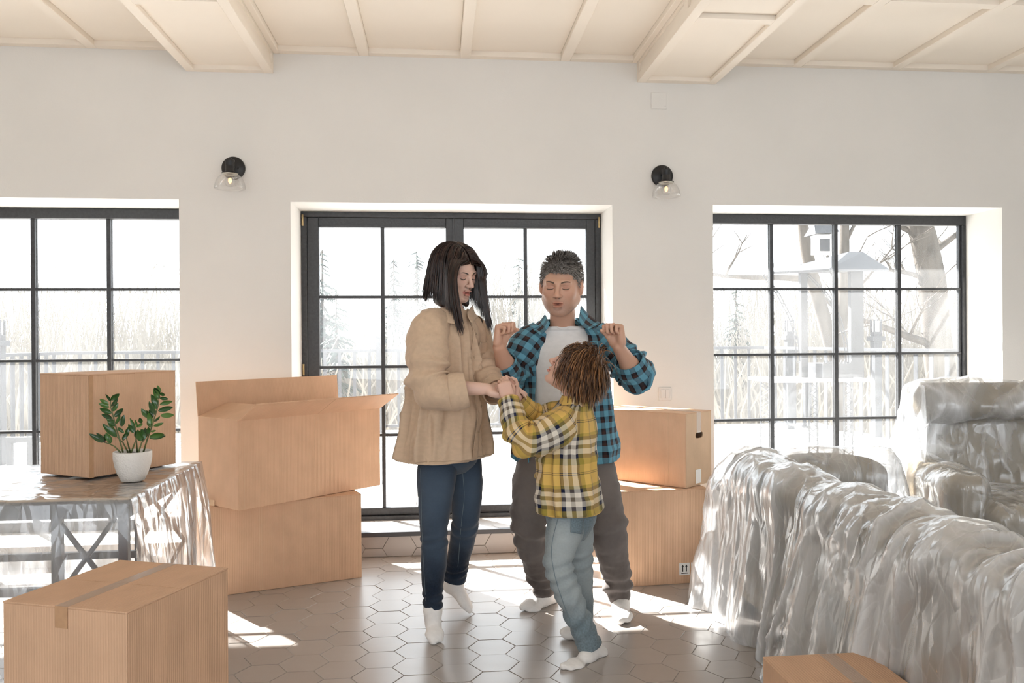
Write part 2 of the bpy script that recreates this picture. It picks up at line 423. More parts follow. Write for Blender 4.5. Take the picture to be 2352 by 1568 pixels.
for i in range(-32, 42):
    for j in range(-28, 12):
        cx, cy = GX+1.5*S*i, GY+math.sqrt(3)*S*(j+(0.5 if i % 2 else 0)); p = hexpoly(cx, cy, FB)
        if not p: continue
        (near if (-1.05 < cx < 1.75 and 2.9 < cy) else rest).append((cx, cy, p, i, j))
full_me = None
for cx, cy, p, i, j in near:
    zz = 0.0007*math.sin(i*12.9+j*78.2)
    if len(p) == 6:
        if full_me is None:
            q = [(S-0.0016)*math.cos(math.pi/3*k) for k in range(6)]; q2 = [(S-0.0016)*math.sin(math.pi/3*k) for k in range(6)]
            V, Fc = prism(list(zip(q, q2)), 0, -0.009); full_me = mesh_from('tile', V, Fc)
        o = link('tile', full_me, M_tile, floor); o.location = (cx, cy, zz)
    else:
        V, Fc = prism([(a-cx, b-cy) for a, b in p], 0, -0.009); o = link('tile', mesh_from('tile', V, Fc), M_tile, floor); o.location = (cx, cy, zz)
V, Fc = merge([prism(p, 0.0007*math.sin(i*12.9+j*78.2), -0.009) for cx, cy, p, i, j in rest])
tag(link('tile_field', mesh_from('tile_field', V, Fc), M_tile, floor), kind='stuff')

# door step: masonry block, hexagon-tiled riser, black nosing, tiled tread
step = tag(box('trim_1', (-0.846, WY+0.006, 0), (1.0506, WY+WT-0.02, 0.136), M_grout), 'low tiled step in the doorway with black nosing', 'step', kind='structure')
for k in range(-6, 11):
    cx = -0.232+0.15*k
    for cz in ((0.05,) if k % 2 == 0 else (0.1366, -0.0366)):
        p = hexpoly(cx, cz, (-0.845, 1.049, 0.002, 0.119))
        if not p: continue
        V, Fc = prism(p, 0.0, -0.006); V = [(x, WY-z-0.002, y) for x, y, z in V]
        link('tile', mesh_from('tile', V, [f[::-1] for f in Fc]), M_tile, step)
for i in range(-5, 10):
    for j in range(7, 12):
        cx, cy = GX+0.05+1.5*S*i, GY+math.sqrt(3)*S*(j+(0.5 if i % 2 else 0)); p = hexpoly(cx, cy, (-0.845, 1.049, WY+0.03, WY+0.375))
        if p:
            V, Fc = prism(p, 0.143, 0.134); link('tile', mesh_from('tile', V, Fc), M_tile, step)
box('nosing', (-0.845, WY-0.012, 0.119), (1.0495, WY+0.028, 0.145), M_nosing, step, bevel=0.002)

# ceiling: board field with battens, recessed panels and two dropped beams
CZ = 2.934
ceil = tag(box('ceiling', (XL, YB-0.2, 2.985), (XR, WY+WT, 3.1), M_ceil), 'cream coffered ceiling with battens and two dropped beams', 'ceiling', kind='structure')
BEAMS = [(-1.424, -0.9375), (1.2075, 1.6955)]
YR = [WY, 4.05, 3.03, 2.01, 0.99, -0.03, -1.05, -2.07, -3.09, YB]
def strips(a, b, mids):     # bays between a and b with 6 cm battens at mids
    e = [a]; out = []
    for m_ in mids: out.append((e[-1], m_-0.031)); e.append(m_+0.031)
    out.append((e[-1], b)); return out
bayX = strips(XL+0.05, BEAMS[0][0]-0.03, [-3.78, -3.16, -2.55, -1.938])+strips(BEAMS[0][1]+0.035, BEAMS[1][0]-0.035, [-0.42, 0.171, 0.768])+strips(BEAMS[1][1]+0.03, XR-0.05, [2.205, 2.841, 3.463, 4.08, 4.7])
for x in [-3.78, -3.16, -2.55, -1.938, -0.42, 0.171, 0.768, 2.205, 2.841, 3.463, 4.08, 4.7]:
    box('batten', (x-0.031, YB, CZ), (x+0.031, WY, 2.986), M_ceil, ceil, bevel=0.003)
for x0, x1 in [(XL, XL+0.05), (XR-0.05, XR), (BEAMS[0][0]-0.03, BEAMS[0][0]), (BEAMS[0][1], BEAMS[0][1]+0.035), (BEAMS[1][0]-0.035, BEAMS[1][0]), (BEAMS[1][1], BEAMS[1][1]+0.03)]:
    box('batten', (x0, YB, CZ), (x1, WY, 2.986), M_ceil, ceil, bevel=0.003)
for y in YR[1:-1]+[WY-0.028]:
    for x0, x1 in bayX:
        box('cross_batten', (x0, y-0.031 if y < 5 else y-0.025, CZ+0.0005), (x1, y+0.031 if y < 5 else WY, 2.986), M_ceil, ceil)
    for x0, x1 in BEAMS:
        box('cross_batten', (x0+0.052, y-0.031 if y < 5 else y-0.03, 2.8185), (x1-0.052, y+0.031 if y < 5 else WY, 2.85), M_ceil, ceil)
for ri in range(len(YR)-1):
    ya, yb = YR[ri+1]+0.03, YR[ri]-(0.053 if ri == 0 else 0.03)
    for x0, x1 in bayX:
        box('panel', (x0+0.0005, ya, 2.965), (x1-0.0005, yb, 2.984), M_ceil, ceil, bevel=0.002)
for x0, x1 in BEAMS:
    b = box('beam', (x0+0.012, YB, 2.842), (x1-0.012, WY, 2.986), M_ceil, ceil)
    for xx in ((x0, x0+0.052), (x1-0.052, x1)):
        box('edge_board', (xx[0], YB, 2.818), (xx[1], WY, 2.842), M_ceil, b, bevel=0.002)
    for sx in (x0, x1-0.012):
        box('side_board', (sx, YB, 2.84), (sx+0.012, WY, 2.862), M_ceil, b); box('side_board', (sx, YB, 2.92), (sx+0.012, WY, 2.986), M_ceil, b)
        box('side_board', (sx, WY-0.05, 2.862), (sx+0.012, WY, 2.92), M_ceil, b)
        for y in YR[1:-1]: box('side_board', (sx, y-0.03, 2.862), (sx+0.012, y+0.03, 2.92), M_ceil, b)

# glazed openings ------------------------------------------------------------------
FY = WY+0.372                      # inner face of the joinery
def window(name, label, x0, x1, z0, z1, vx, hz, top=0.05, side=0.045, bot=0.06):
    wd = thing(name, ((x0+x1)/2, FY+0.03, z0), label, 'window', kind='structure')
    box('head_rail', (x0, FY, z1-top), (x1, FY+0.07, z1), M_frame, wd, bevel=0.003)
    box('sill_rail', (x0, FY, z0), (x1, FY+0.07, z0+bot), M_frame, wd, bevel=0.003)
    for a, b in ((x0, x0+side), (x1-side, x1)):
        box('jamb', (a, FY, z0+bot), (b, FY+0.07, z1-top), M_frame, wd, bevel=0.003)
        c = b if a == x0 else a-0.014
        box('glazing_bead', (c, FY+0.018, z0+bot), (c+0.014, FY+0.05, z1-top), M_frame, wd, bevel=0.002)
    for x in vx:
        box('mullion', (x-0.0125, FY+0.012, z0+bot), (x+0.0125, FY+0.03, z1-top), M_frame, wd, bevel=0.002)
        box('mullion', (x-0.0125, FY+0.04, z0+bot), (x+0.0125, FY+0.055, z1-top), M_frame, wd, bevel=0.002)
    for z in hz:
        box('glazing_bar', (x0+side, FY+0.014, z-0.008), (x1-side, FY+0.028, z+0.008), M_frame, wd, bevel=0.002)
        box('glazing_bar', (x0+side, FY+0.041, z-0.008), (x1-side, FY+0.053, z+0.008), M_frame, wd, bevel=0.002)
    X = [x0+side]+list(vx)+[x1-side]; Z = [z0+bot]+sorted(hz)+[z1-top]
    for i in range(len(X)-1):
        for j in range(len(Z)-1):
            box('pane', (X[i]+0.002, FY+0.033, Z[j]+0.002), (X[i+1]-0.002, FY+0.037, Z[j+1]-0.002), M_pane, wd)
    return wd
window('window_1', 'black-framed grid window behind the film-covered table', -3.388, -1.473, 0.122, 2.084, [-2.878, -2.439, -2.0], [0.727, 1.158, 1.592], top=0.062)
window('window_2', 'black-framed grid window above the wrapped sofa', 1.6765, 3.5775, 0.272, 2.084, [2.201, 2.646, 3.09], [0.727, 1.158, 1.592], top=0.062)
dr = thing('door_1', (0.1, FY+0.03, 0.14), 'black double glass door with grid panes', 'door', kind='structure')
dx0, dx1, dz0, dz1 = -0.8455, 1.05, 0.137, 2.0765
box('head_frame', (dx0, FY-0.004, dz1-0.035), (dx1, FY+0.08, dz1), M_frame, dr, bevel=0.003)
box('threshold', (dx0, FY-0.03, dz0), (dx1, FY+0.08, dz0+0.03), M_frame, dr, bevel=0.003)
for a, b in ((dx0, dx0+0.036), (dx1-0.036, dx1)): box('jamb', (a, FY-0.004, dz0+0.03), (b, FY+0.08, dz1-0.035), M_frame, dr, bevel=0.003)
for li, (a, b, g0, g1, mx) in enumerate(((dx0+0.036, 0.1015, -0.738, 0.0535, -0.345), (0.1045, dx1-0.036, 0.167, 0.957, 0.562))):
    z0, z1, t0, t1 = dz0+0.031, dz1-0.036, 0.213, 1.981
    box('stile', (a, FY+0.002, z0), (g0, FY+0.06, z1), M_frame, dr, bevel=0.003); box('stile', (g1, FY+0.002, z0), (b, FY+0.06, z1), M_frame, dr, bevel=0.003)
    box('top_rail', (g0, FY+0.002, t1), (g1, FY+0.06, z1), M_frame, dr, bevel=0.003); box('bottom_rail', (g0, FY+0.002, z0), (g1, FY+0.06, t0), M_frame, dr, bevel=0.003)
    for zz in (t1-0.009,): box('glazing_bead', (g0, FY-0.003, t1), (g1, FY+0.002, t1+0.012), M_frame, dr, bevel=0.001)
    box('mullion', (mx-0.0115, FY+0.012, t0), (mx+0.0115, FY+0.05, t1), M_frame, dr, bevel=0.002)
    for z in (0.671, 1.102, 1.543): box('glazing_bar', (g0, FY+0.014, z-0.009), (g1, FY+0.048, z+0.009), M_frame, dr, bevel=0.002)
    X = [g0, mx, g1]; Z = [t0, 0.671, 1.102, 1.543, t1]
    for i in range(2):
        for j in range(4): box('pane', (X[i]+0.002, FY+0.030, Z[j]+0.002), (X[i+1]-0.002, FY+0.034, Z[j+1]-0.002), M_pane, dr)
for hx, hzs in ((dx0+0.012, (2.02, 1.09, 0.33)), (dx1-0.012, (2.02, 1.09, 0.33))):
    for z in hzs:
        h_ = tube('hinge', [(hx, FY-0.012, z-0.035), (hx, FY-0.012, z+0.035)], 0.0065, M_brass, dr, n=10)
box('astragal', (0.097, FY-0.006, dz0+0.032), (0.1105, FY+0.002, dz1-0.037), M_frame, dr, bevel=0.002)

# eave outside, holds the top of the sun back ------------------------------------------
tag(box('trim_2', (XL-1, WY+WT+0.001, 2.62), (XR+1, 6.42, 2.74), M_ceil), 'roof eave outside above the windows', 'eave', kind='structure')

# wall lamps --------------------------------------------------------------------------
M_fil = simple('filament', (1.0, 0.55, 0.25), 0.5); _p = MATS['filament'].node_tree.nodes['Principled BSDF']
_p.inputs['Emission Color'].default_value = (1.0, 0.50, 0.22, 1); _p.inputs['Emission Strength'].default_value = 1.6
M_shine = simple('inner_collar', (0.62, 0.60, 0.52), 0.3, metal=0.8)
def wall_lamp(px, py, qx, qy, label):
    c = at(px, py, WY-0.012); s = at(qx, qy, WY-0.12); cz = s.z
    t = thing('wall_lamp', c, label, 'wall lamp', 'two matching wall lamps')
    lathe('base_plate', [(0, 0.0), (0.064, 0.0), (0.066, 0.004), (0.066, 0.014), (0.061, 0.02), (0, 0.022)], M_black, t, origin=(c.x, WY-0.001, c.z), axis=(0, -1, 0))
    lathe('screw', [(0, 0.0), (0.005, 0.0), (0.005, 0.004), (0, 0.005)], M_black, t, n=12, origin=(c.x+0.03, WY-0.022, c.z-0.002), axis=(0, -1, 0))
    tube('arm', [(c.x, WY-0.02, c.z+0.004), (c.x, WY-0.07, c.z+0.006), (s.x, WY-0.115, cz+0.012)], 0.012, M_black, t)
    lathe('socket', [(0, 0.045), (0.012, 0.045), (0.014, 0.038), (0.026, 0.034), (0.027, 0.026), (0.025, 0.022), (0.025, 0.004), (0.023, 0), (0.025, -0.004), (0.025, -0.03), (0.028, -0.034), (0.046, -0.040), (0.046, -0.043), (0.0, -0.043)], M_black, t, origin=(s.x, WY-0.12, cz))
    lathe('collar', [(0.044, -0.0435), (0.040, -0.050), (0.020, -0.0435)], M_shine, t, origin=(s.x, WY-0.12, cz))
    sh = lathe('lamp_shade', [(0.038, -0.044), (0.050, -0.050), (0.065, -0.064), (0.077, -0.085), (0.083, -0.108), (0.085, -0.128), (0.0835, -0.128), (0.0815, -0.108), (0.0755, -0.086), (0.064, -0.066), (0.049, -0.052)], M_clear, t, origin=(s.x, WY-0.12, cz))
    bl = lathe('bulb', [(0.012, -0.044), (0.014, -0.055), (0.024, -0.072), (0.029, -0.088), (0.027, -0.102), (0.017, -0.114), (0, -0.118)], M_clear, t, origin=(s.x, WY-0.12, cz))
    lathe('filament', [(0.001, -0.066), (0.009, -0.072), (0.0105, -0.085), (0.006, -0.097), (0.0005, -0.099)], M_fil, bl, n=12, origin=(s.x, WY-0.12, cz))
wall_lamp(536, 386, 528, 381, 'black wall lamp with clear glass shade, between left window and door')
wall_lamp(1521, 404, 1530, 402, 'black wall lamp with clear glass shade, between door and right window')
# switch and blanking plate
sc = at(1527, 904, WY)
sw = thing('light_switch', (sc.x, WY, sc.z), 'pale double rocker light switch above the right box stack', 'switch')
box('plate', (sc.x-0.04, WY-0.009, sc.z-0.04), (sc.x+0.04, WY-0.0005, sc.z+0.04), M_white_plastic, sw, bevel=0.003)
for k in (-1, 1): box('rocker', (sc.x+k*0.0145-0.0135, WY-0.014, sc.z-0.026), (sc.x+k*0.0145+0.0135, WY-0.009, sc.z+0.026), M_white_plastic, sw, bevel=0.002)
bc = at(1513, 232, WY)
bp = thing('blanking_plate', (bc.x, WY, bc.z), 'wall-coloured square blanking plate below the right ceiling beam', 'cover plate')
box('cover', (bc.x-0.048, WY-0.006, bc.z-0.05), (bc.x+0.048, WY-0.0005, bc.z+0.05), M_wall, bp, bevel=0.002)
lathe('screw', [(0, 0.0), (0.003, 0.0), (0.003, 0.002), (0, 0.002)], M_wall, bp, n=10, origin=(bc.x+0.038, WY-0.006, bc.z-0.032), axis=(0, -1, 0))
# ================================================================== OUTSIDE
tag(box('ground', (-60, WY+WT+0.1, -0.75), (60, 90, -0.5), M_ground), 'pale dry ground beyond the terrace', 'ground', kind='structure')
DZ = 0.128
deck = tag(box('deck', (-6.2, WY+WT, -0.5), (5.0, 10.85, DZ-0.03), M_grout), 'sunlit board terrace outside the glass', 'deck', kind='structure')
nb = 76; wb = 11.2/nb
pm = {}
for i in range(nb):
    if 'b' not in pm:
        o = box('plank', (0, 0, 0), (wb-0.008, 5.37, 0.029), M_deckpaint, deck, bevel=0.003); pm['b'] = o.data
    else: o = link('plank', pm['b'], M_deckpaint, deck)
    o.location = (-6.2+i*wb+0.004, WY+WT+0.003, DZ-0.0295+0.0008*math.sin(i*5.1))
def railing(a, b, label, step=0.176, wbar=0.036, post=()):
    a = Vector(a); b = Vector(b); L = (b-a).length; d = (b-a).normalized(); ang = math.atan2(d.y, d.x)
    t = thing('railing', a, label, 'railing'); T = Matrix.Translation(a) @ Matrix.Rotation(ang, 4, 'Z')
    box('top_rail', (0, -0.03, 0.985), (L, 0.03, 1.02), M_rail, t, M=T); box('bottom_rail', (0, -0.018, 0.07), (L, 0.018, 0.10), M_rail, t, M=T)
    n = int(L/step)
    for i in range(1, n):
        box('baluster', (i*step-wbar/2, -0.006, 0.10), (i*step+wbar/2, 0.006, 0.985), M_rail, t, M=T)
    return t
railing((-4.35, 10.5, DZ), (4.12, 10.5, DZ), 'dark metal railing along the far edge of the terrace')
railing((4.12, 10.42, DZ), (4.9, 6.4, DZ), 'dark metal railing running towards the house behind the grill', step=0.2, wbar=0.05)
railing((-4.35, 10.42, DZ), (-4.9, 6.2, DZ), 'dark metal railing towards the house, outside the left window', step=0.15, wbar=0.06)
def lantern_post(px, Y, top, label, w_=0.09):
    p = at(px, 800, Y); zt = at(px, top, Y).z
    t = thing('lantern_post', (p.x, Y, DZ), label, 'lantern post')
    box('post', (p.x-w_/2, Y-w_/2, DZ), (p.x+w_/2, Y+w_/2, zt-0.22), M_rail, t)
    box('capital', (p.x-w_*0.8, Y-w_*0.8, zt-0.24), (p.x+w_*0.8, Y+w_*0.8, zt-0.19), M_rail, t)
    box('lantern_base', (p.x-w_*0.5, Y-w_*0.5, zt-0.19), (p.x+w_*0.5, Y+w_*0.5, zt-0.14), M_rail, t)
    for sx in (-1, 1):
        for sy in (-1, 1):
            box('lantern_bar', (p.x+sx*w_*0.42-0.008, Y+sy*w_*0.42-0.008, zt-0.14), (p.x+sx*w_*0.42+0.008, Y+sy*w_*0.42+0.008, zt), M_rail, t)
    box('lantern_glass', (p.x-w_*0.3, Y-w_*0.3, zt-0.14), (p.x+w_*0.3, Y+w_*0.3, zt-0.02), M_label, t)
lantern_post(873, 10.38, 742, 'lantern post at the railing, seen left of the woman')
lantern_post(1813, 10.2, 735, 'lantern post at the railing corner, left of the grill posts')
lantern_post(2012, 9.1, 733, 'lantern post on the side railing, right of the grill')
lantern_post(1202, 10.38, 742, 'lantern post at the railing, seen between woman and man')
lantern_post(-4, 8.4, 735, 'lantern post outside the left window, cut by the frame')

# outdoor grill with hipped roof
GYY = 7.6
g = thing('outdoor_grill', at(1900, 1000, GYY), 'dark metal garden grill with hipped roof on two posts outside', 'grill')
g.location.z = DZ
def P3(px, py, Y): return at(px, py, Y)
roofL, roofR, roofF, roofB = P3(1772, 636, 7.5), P3(2042, 606, 7.9), P3(1905, 633, 7.05), P3(1905, 606, 8.35)
rid1, rid2 = P3(1950, 578, 7.62), P3(1982, 578, 7.75)
zr = (roofL.z+roofR.z)/2
V = [Vector(v) for v in (roofL, roofF, roofR, roofB, rid1, rid2)]
for v in V[:4]: v.z = zr+(v.z-zr)*0.4
V2 = [v+Vector((0, 0, -0.02)) for v in V[:4]]
link('roof', mesh_from('roof', V+V2, [(0, 1, 4), (1, 5, 4), (1, 2, 5), (2, 3, 5), (3, 4, 5), (3, 0, 4), (9, 8, 7, 6), (0, 6, 7, 1), (1, 7, 8, 2), (2, 8, 9, 3), (3, 9, 6, 0)]), M_rail, g)
for a, b in ((1837, 1852), (1951, 1980)):
    A, B = P3(a, 700, GYY), P3(b, 700, GYY); hz_ = at(1900, 820, GYY).z
    box('roof_post', (A.x, GYY-0.03, hz_-0.2), (B.x, GYY+0.03, zr+0.05), M_rail, g)
tz = P3(1900, 866, GYY).z; tx0, tx1 = P3(1745, 866, GYY).x, P3(1962, 866, GYY).x
box('table_plate', (tx0, GYY-0.28, tz-0.03), (tx1, GYY+0.28, tz), M_deckpaint, g)
fx0, fx1 = P3(1868, 850, GYY).x, P3(1936, 850, GYY).x
box('fire_box', (fx0, GYY-0.2, tz+0.001), (fx1, GYY+0.2, tz+0.13), M_rail, g)
for k in range(9):
    xx = fx0+(fx1-fx0)*(k+0.5)/9; w2 = (fx1-fx0)/18
    link('tooth', mesh_from('tooth', [(xx-w2, GYY-0.2, tz+0.13), (xx+w2, GYY-0.2, tz+0.13), (xx, GYY-0.2, tz+0.165), (xx-w2, GYY-0.19, tz+0.13), (xx+w2, GYY-0.19, tz+0.13), (xx, GYY-0.19, tz+0.165)], [(0, 1, 2), (5, 4, 3), (0, 3, 4, 1), (1, 4, 5, 2), (2, 5, 3, 0)]), M_rail, g)
for px in (1757, 1868, 1948):
    for yy in (GYY-0.24, GYY+0.2):
        xx = P3(px, 900, yy).x; bars = []
        for s_ in (-0.04, 0.04): bars.append(tube_data([(xx+s_, yy, DZ), (xx+s_, yy, tz-0.03)], 0.008, 5))
        zz = DZ; sgn = 1; zig = []
        while zz < tz-0.04: zig.append((xx+0.04*sgn, yy, zz)); zz += 0.055; sgn = -sgn
        bars.append(tube_data(zig, 0.006, 4)); V_, F_ = merge(bars); link('lattice_leg', mesh_from('lattice_leg', V_, F_), M_rail, g)
for x0_, x1_ in ((1790, 1803), (1832, 1852), (1873, 1888)):
    a, b = P3(x0_, 930, GYY), P3(x1_, 930, GYY); box('back_slat', (a.x, GYY+0.22, 0.48), (b.x, GYY+0.24, tz-0.03), M_rail, g)
# curved lattice arches beside the posts
for off, nm in ((0, 'arch'), (112, 'arch')):
    bars = []
    for q in (0, 7):
        pts = [P3(1752+off*0.9+q, 632, 7.4), P3(1785+off+q, 678, 7.4), P3(1812+off+q, 730, 7.4), P3(1826+off+q, 780, 7.4), P3(1830+off+q, 830, 7.4)]
        bars.append(tube_data(pts, 0.006, 5))
    for k in range(10):
        t_ = k/9; i = min(3, int(t_*4)); f = t_*4-i
        pa = [P3(1752+off*0.9, 632, 7.4), P3(1785+off, 678, 7.4), P3(1812+off, 730, 7.4), P3(1826+off, 780, 7.4), P3(1830+off, 830, 7.4)]
        a = pa[i].lerp(pa[i+1], f); bars.append(tube_data([a, a+Vector((0.027, 0, 0.012*(-1)**k))], 0.004, 4))
    V_, F_ = merge(bars); link('arch', mesh_from('arch', V_, F_), M_rail, g)
# bird house in the tree
bh = thing('bird_house', P3(1887, 570, 9.2), 'white bird house with grey pitched roof above the grill', 'bird house')
c = P3(1887, 556, 9.2)
box('body', (c.x-0.09, 9.12, c.z-0.14), (c.x+0.10, 9.28, c.z+0.08), M_label, bh, bevel=0.004)
box('opening', (c.x-0.055, 9.105, c.z-0.11), (c.x+0.055, 9.125, c.z+0.03), M_rail, bh)
link('roof', mesh_from('roof', [(c.x-0.14, 9.05, c.z+0.075), (c.x+0.14, 9.05, c.z+0.10), (c.x+0.14, 9.35, c.z+0.10), (c.x-0.14, 9.35, c.z+0.075), (c.x-0.09, 9.2, c.z+0.24), (c.x+0.10, 9.2, c.z+0.25)], [(0, 1, 5, 4), (2, 3, 4, 5), (0, 4, 3), (1, 2, 5), (3, 2, 1, 0)]), M_rail, bh)
# garden bench outside the left window
gb = thing('garden_bench', at(60, 1040, 7.3), 'low dark bench frame outside the left window', 'bench'); gb.location.z = DZ
a = at(20, 1003, 7.3); b = at(230, 1003, 7.3); zt = a.z
box('seat_rail', (a.x, 7.25, zt-0.04), (b.x, 7.3, zt), M_rail, gb); box('seat_rail', (a.x, 7.6, zt-0.04), (b.x, 7.65, zt), M_rail, gb)
for xx in (a.x+0.02, a.x+0.22, b.x-0.02):
    for yy in (7.275, 7.625): box('leg', (xx-0.02, yy-0.02, DZ), (xx+0.02, yy+0.02, zt-0.04), M_rail, gb)

# trees ------------------------------------------------------------------------------
def limb(p, d, L, r_, depth, out, rg, droop=0.0):
    pts = [Vector(p)]; q = Vector(p); dd = Vector(d).normalized(); n = 5
    for i in range(n):
        dd = (dd+Vector((rg.uniform(-.16, .16), rg.uniform(-.16, .16), rg.uniform(-.12, .16)-droop))).normalized(); q = q+dd*L/n; pts.append(q.copy())
    out.append(tube_data(pts, [r_*(1-0.75*i/n) for i in range(n+1)], 5 if r_ > 0.02 else 3, caps=False))
    if depth > 0:
        for k in range(rg.randint(3, 5)):
            i = rg.randint(1, n); a = rg.uniform(0, 6.28)
            nd = (dd*0.6+Vector((math.cos(a), math.sin(a), rg.uniform(0.0, 0.8)))*0.9).normalized(); limb(pts[i], nd, L*rg.uniform(.4, .65), r_*0.42, depth-1, out, rg, droop)
def bare_tree(path, radii, branches, label, seed, depth=2):
    rg = random.Random(seed); base = path[0]
    t = thing('bare_tree', base, label, 'tree'); tube('trunk', path, radii, M_bark, t, n=10)
    out = []
    for (p, d, L, r_) in branches: limb(p, d, L, r_, depth, out, rg)
    V_, F_ = merge(out); link('branches', mesh_from('branches', V_, F_, True), M_bark, t)
Yt = 9.6
pts = [at(x, y, Yt) for x, y in ((1960, 1180), (1925, 850), (1900, 760), (1872, 660), (1852, 575), (1842, 500), (1835, 380))]
bare_tree(pts, [.13, .09, .085, .08, .07, .06, .05], [(at(1905, 775, Yt), (1, -.1, .35), 1.1, .02), (at(1850, 640, Yt), (-1, 0, -.05), 1.6, .045), (at(1842, 520, Yt), (.7, .2, 1), 1.2, .03)], 'leaning bare tree trunk behind the grill posts', 3)
pts = [at(x, y, 10.9) for x, y in ((1948, 1180), (1945, 900), (1930, 780), (1938, 650), (1940, 520), (1945, 400))]
bare_tree(pts, [.12, .09, .08, .075, .06, .05], [(at(1935, 700, 10.9), (.8, .2, .7), 1.3, .03), (at(1940, 560, 10.9), (.6, 0, 1), 1.3, .03)], 'upright bare trunk just right of the leaning one', 4)
pts = [at(x, y, 12) for x, y in ((2180, 1150), (2165, 900), (2150, 760), (2140, 640), (2120, 540), (2090, 460), (2060, 360))]
bare_tree(pts, [.26, .22, .21, .2, .19, .16, .12], [(at(2145, 790, 12), (-1, -.1, .25), 2.0, .07), (at(2130, 590, 12), (1, 0, .6), 1.6, .06), (at(2110, 540, 12), (-.8, .3, .7), 1.6, .05), (at(2140, 640, 12), (-.9, 0, .1), 1.0, .05)], 'thick rough tree at the right edge of the right window', 6, 3)
def conifer(px, top, Y, base, label, seed, wd=0.22):
    rg = random.Random(seed); zt = at(px, top, Y).z; x = at(px, 700, Y).x; H = zt-base
    t = thing('spruce', (x, Y, base), label, 'tree'); tube('trunk', [(x, Y, base), (x, Y, zt)], [0.02*H, 0.004*H], M_bark, t, n=6)
    V_ = []; F_ = []
    n = int(60*H/2)+60
    for i in range(n):
        f = rg.random()**0.8; z = zt-f*H*0.94; L = (0.05+f*wd)*H*rg.uniform(.7, 1.1); a = rg.uniform(0, 6.283)
        d = Vector((math.cos(a), math.sin(a), 0)); s_ = Vector((-d.y, d.x, 0)); w2 = L*0.16
        p0 = Vector((x, Y, z)); 
        for j in range(3):
            q0 = p0+d*L*j/3+Vector((0, 0, -0.10*L*j)); q1 = p0+d*L*(j+1)/3+Vector((0, 0, -0.10*L*(j+1)-0.04*L*j))
            ww = w2*(1.2-0.35*j); b_ = len(V_)
            V_ += [q0+s_*ww*rg.uniform(.5, 1), q1+s_*ww*rg.uniform(.2, 1.2)+Vector((0, 0, -0.06*L)), q1+Vector((0, 0, 0.03*L)), q0+Vector((0, 0, .02)), q1-s_*ww*rg.uniform(.2, 1.2)+Vector((0, 0, -0.06*L)), q0-s_*ww*rg.uniform(.5, 1)]
            F_ += [(b_, b_+1, b_+2, b_+3), (b_+3, b_+2, b_+4, b_+5)]
    link('needles', mesh_from('needles', V_, F_), M_needle, t)
conifer(741, 575, 15, -0.5, 'tall spruce at the left edge of the door glass', 1, 0.17)
conifer(772, 668, 13, -0.5, 'shorter bushy spruce just right of the tall one', 2, 0.2)
conifer(905, 596, 22, -0.5, 'spruce top above the thicket in the second door pane', 3, 0.12)
conifer(958, 575, 25, -0.5, 'distant spruce behind the left of the woman\'s head', 4, 0.1)
conifer(1192, 590, 22, -0.5, 'slim spruce between the woman and the man', 5, 0.1)
conifer(1358, 640, 22, -0.5, 'small spruce just right of the man\'s ear', 6, 0.12)
conifer(1690, 668, 18, -0.5, 'hazy spruce in the first pane of the right window', 7, 0.2)
rg = random.Random(11); out = []
for i in range(5200):
    Y = rg.uniform(14, 30); x = rg.uniform(-0.75, 0.95)*Y; H = rg.uniform(.5, 1.0)*(Y*0.10+0.9)+0.5*math.sin(x*0.9)+0.4
    p = Vector((x, Y, -0.5)); d = Vector((rg.uniform(-.25, .25), rg.uniform(-.1, .1), 1))
    pts = [p, p+d*H*0.4, p+d*H*0.75+Vector((rg.uniform(-.15, .15), 0, 0)), p+d*H+Vector((rg.uniform(-.3, .3), 0, 0))]
    r_ = rg.uniform(.012, .03); out.append(tube_data(pts, [r_, r_*.7, r_*.45, r_*.2], 3, caps=False))
V_, F_ = merge(out)
tag(link('thicket', mesh_from('thicket', V_, F_), M_twig), 'pale leafless thicket beyond the terrace railing', 'thicket', kind='stuff')
out = []
for i in range(9000):
    Y = rg.uniform(12, 26); x = rg.uniform(-0.75, 0.95)*Y; p = Vector((x, Y, -0.5)); H = rg.uniform(.6, 2.0)
    d = Vector((rg.uniform(-.5, .5), rg.uniform(-.3, .3), 1)); r_ = 0.02
    out.append(tube_data([p, p+d*H*0.5, p+d*H*1.0+Vector((rg.uniform(-.3, .3), 0, -.1))], [r_, r_*.8, r_*.3], 3, caps=False))
V_, F_ = merge(out)
tag(link('dry_grass', mesh_from('dry_grass', V_, F_), M_twig), 'tall dry grass and reeds beyond the railing', 'grass', kind='stuff')
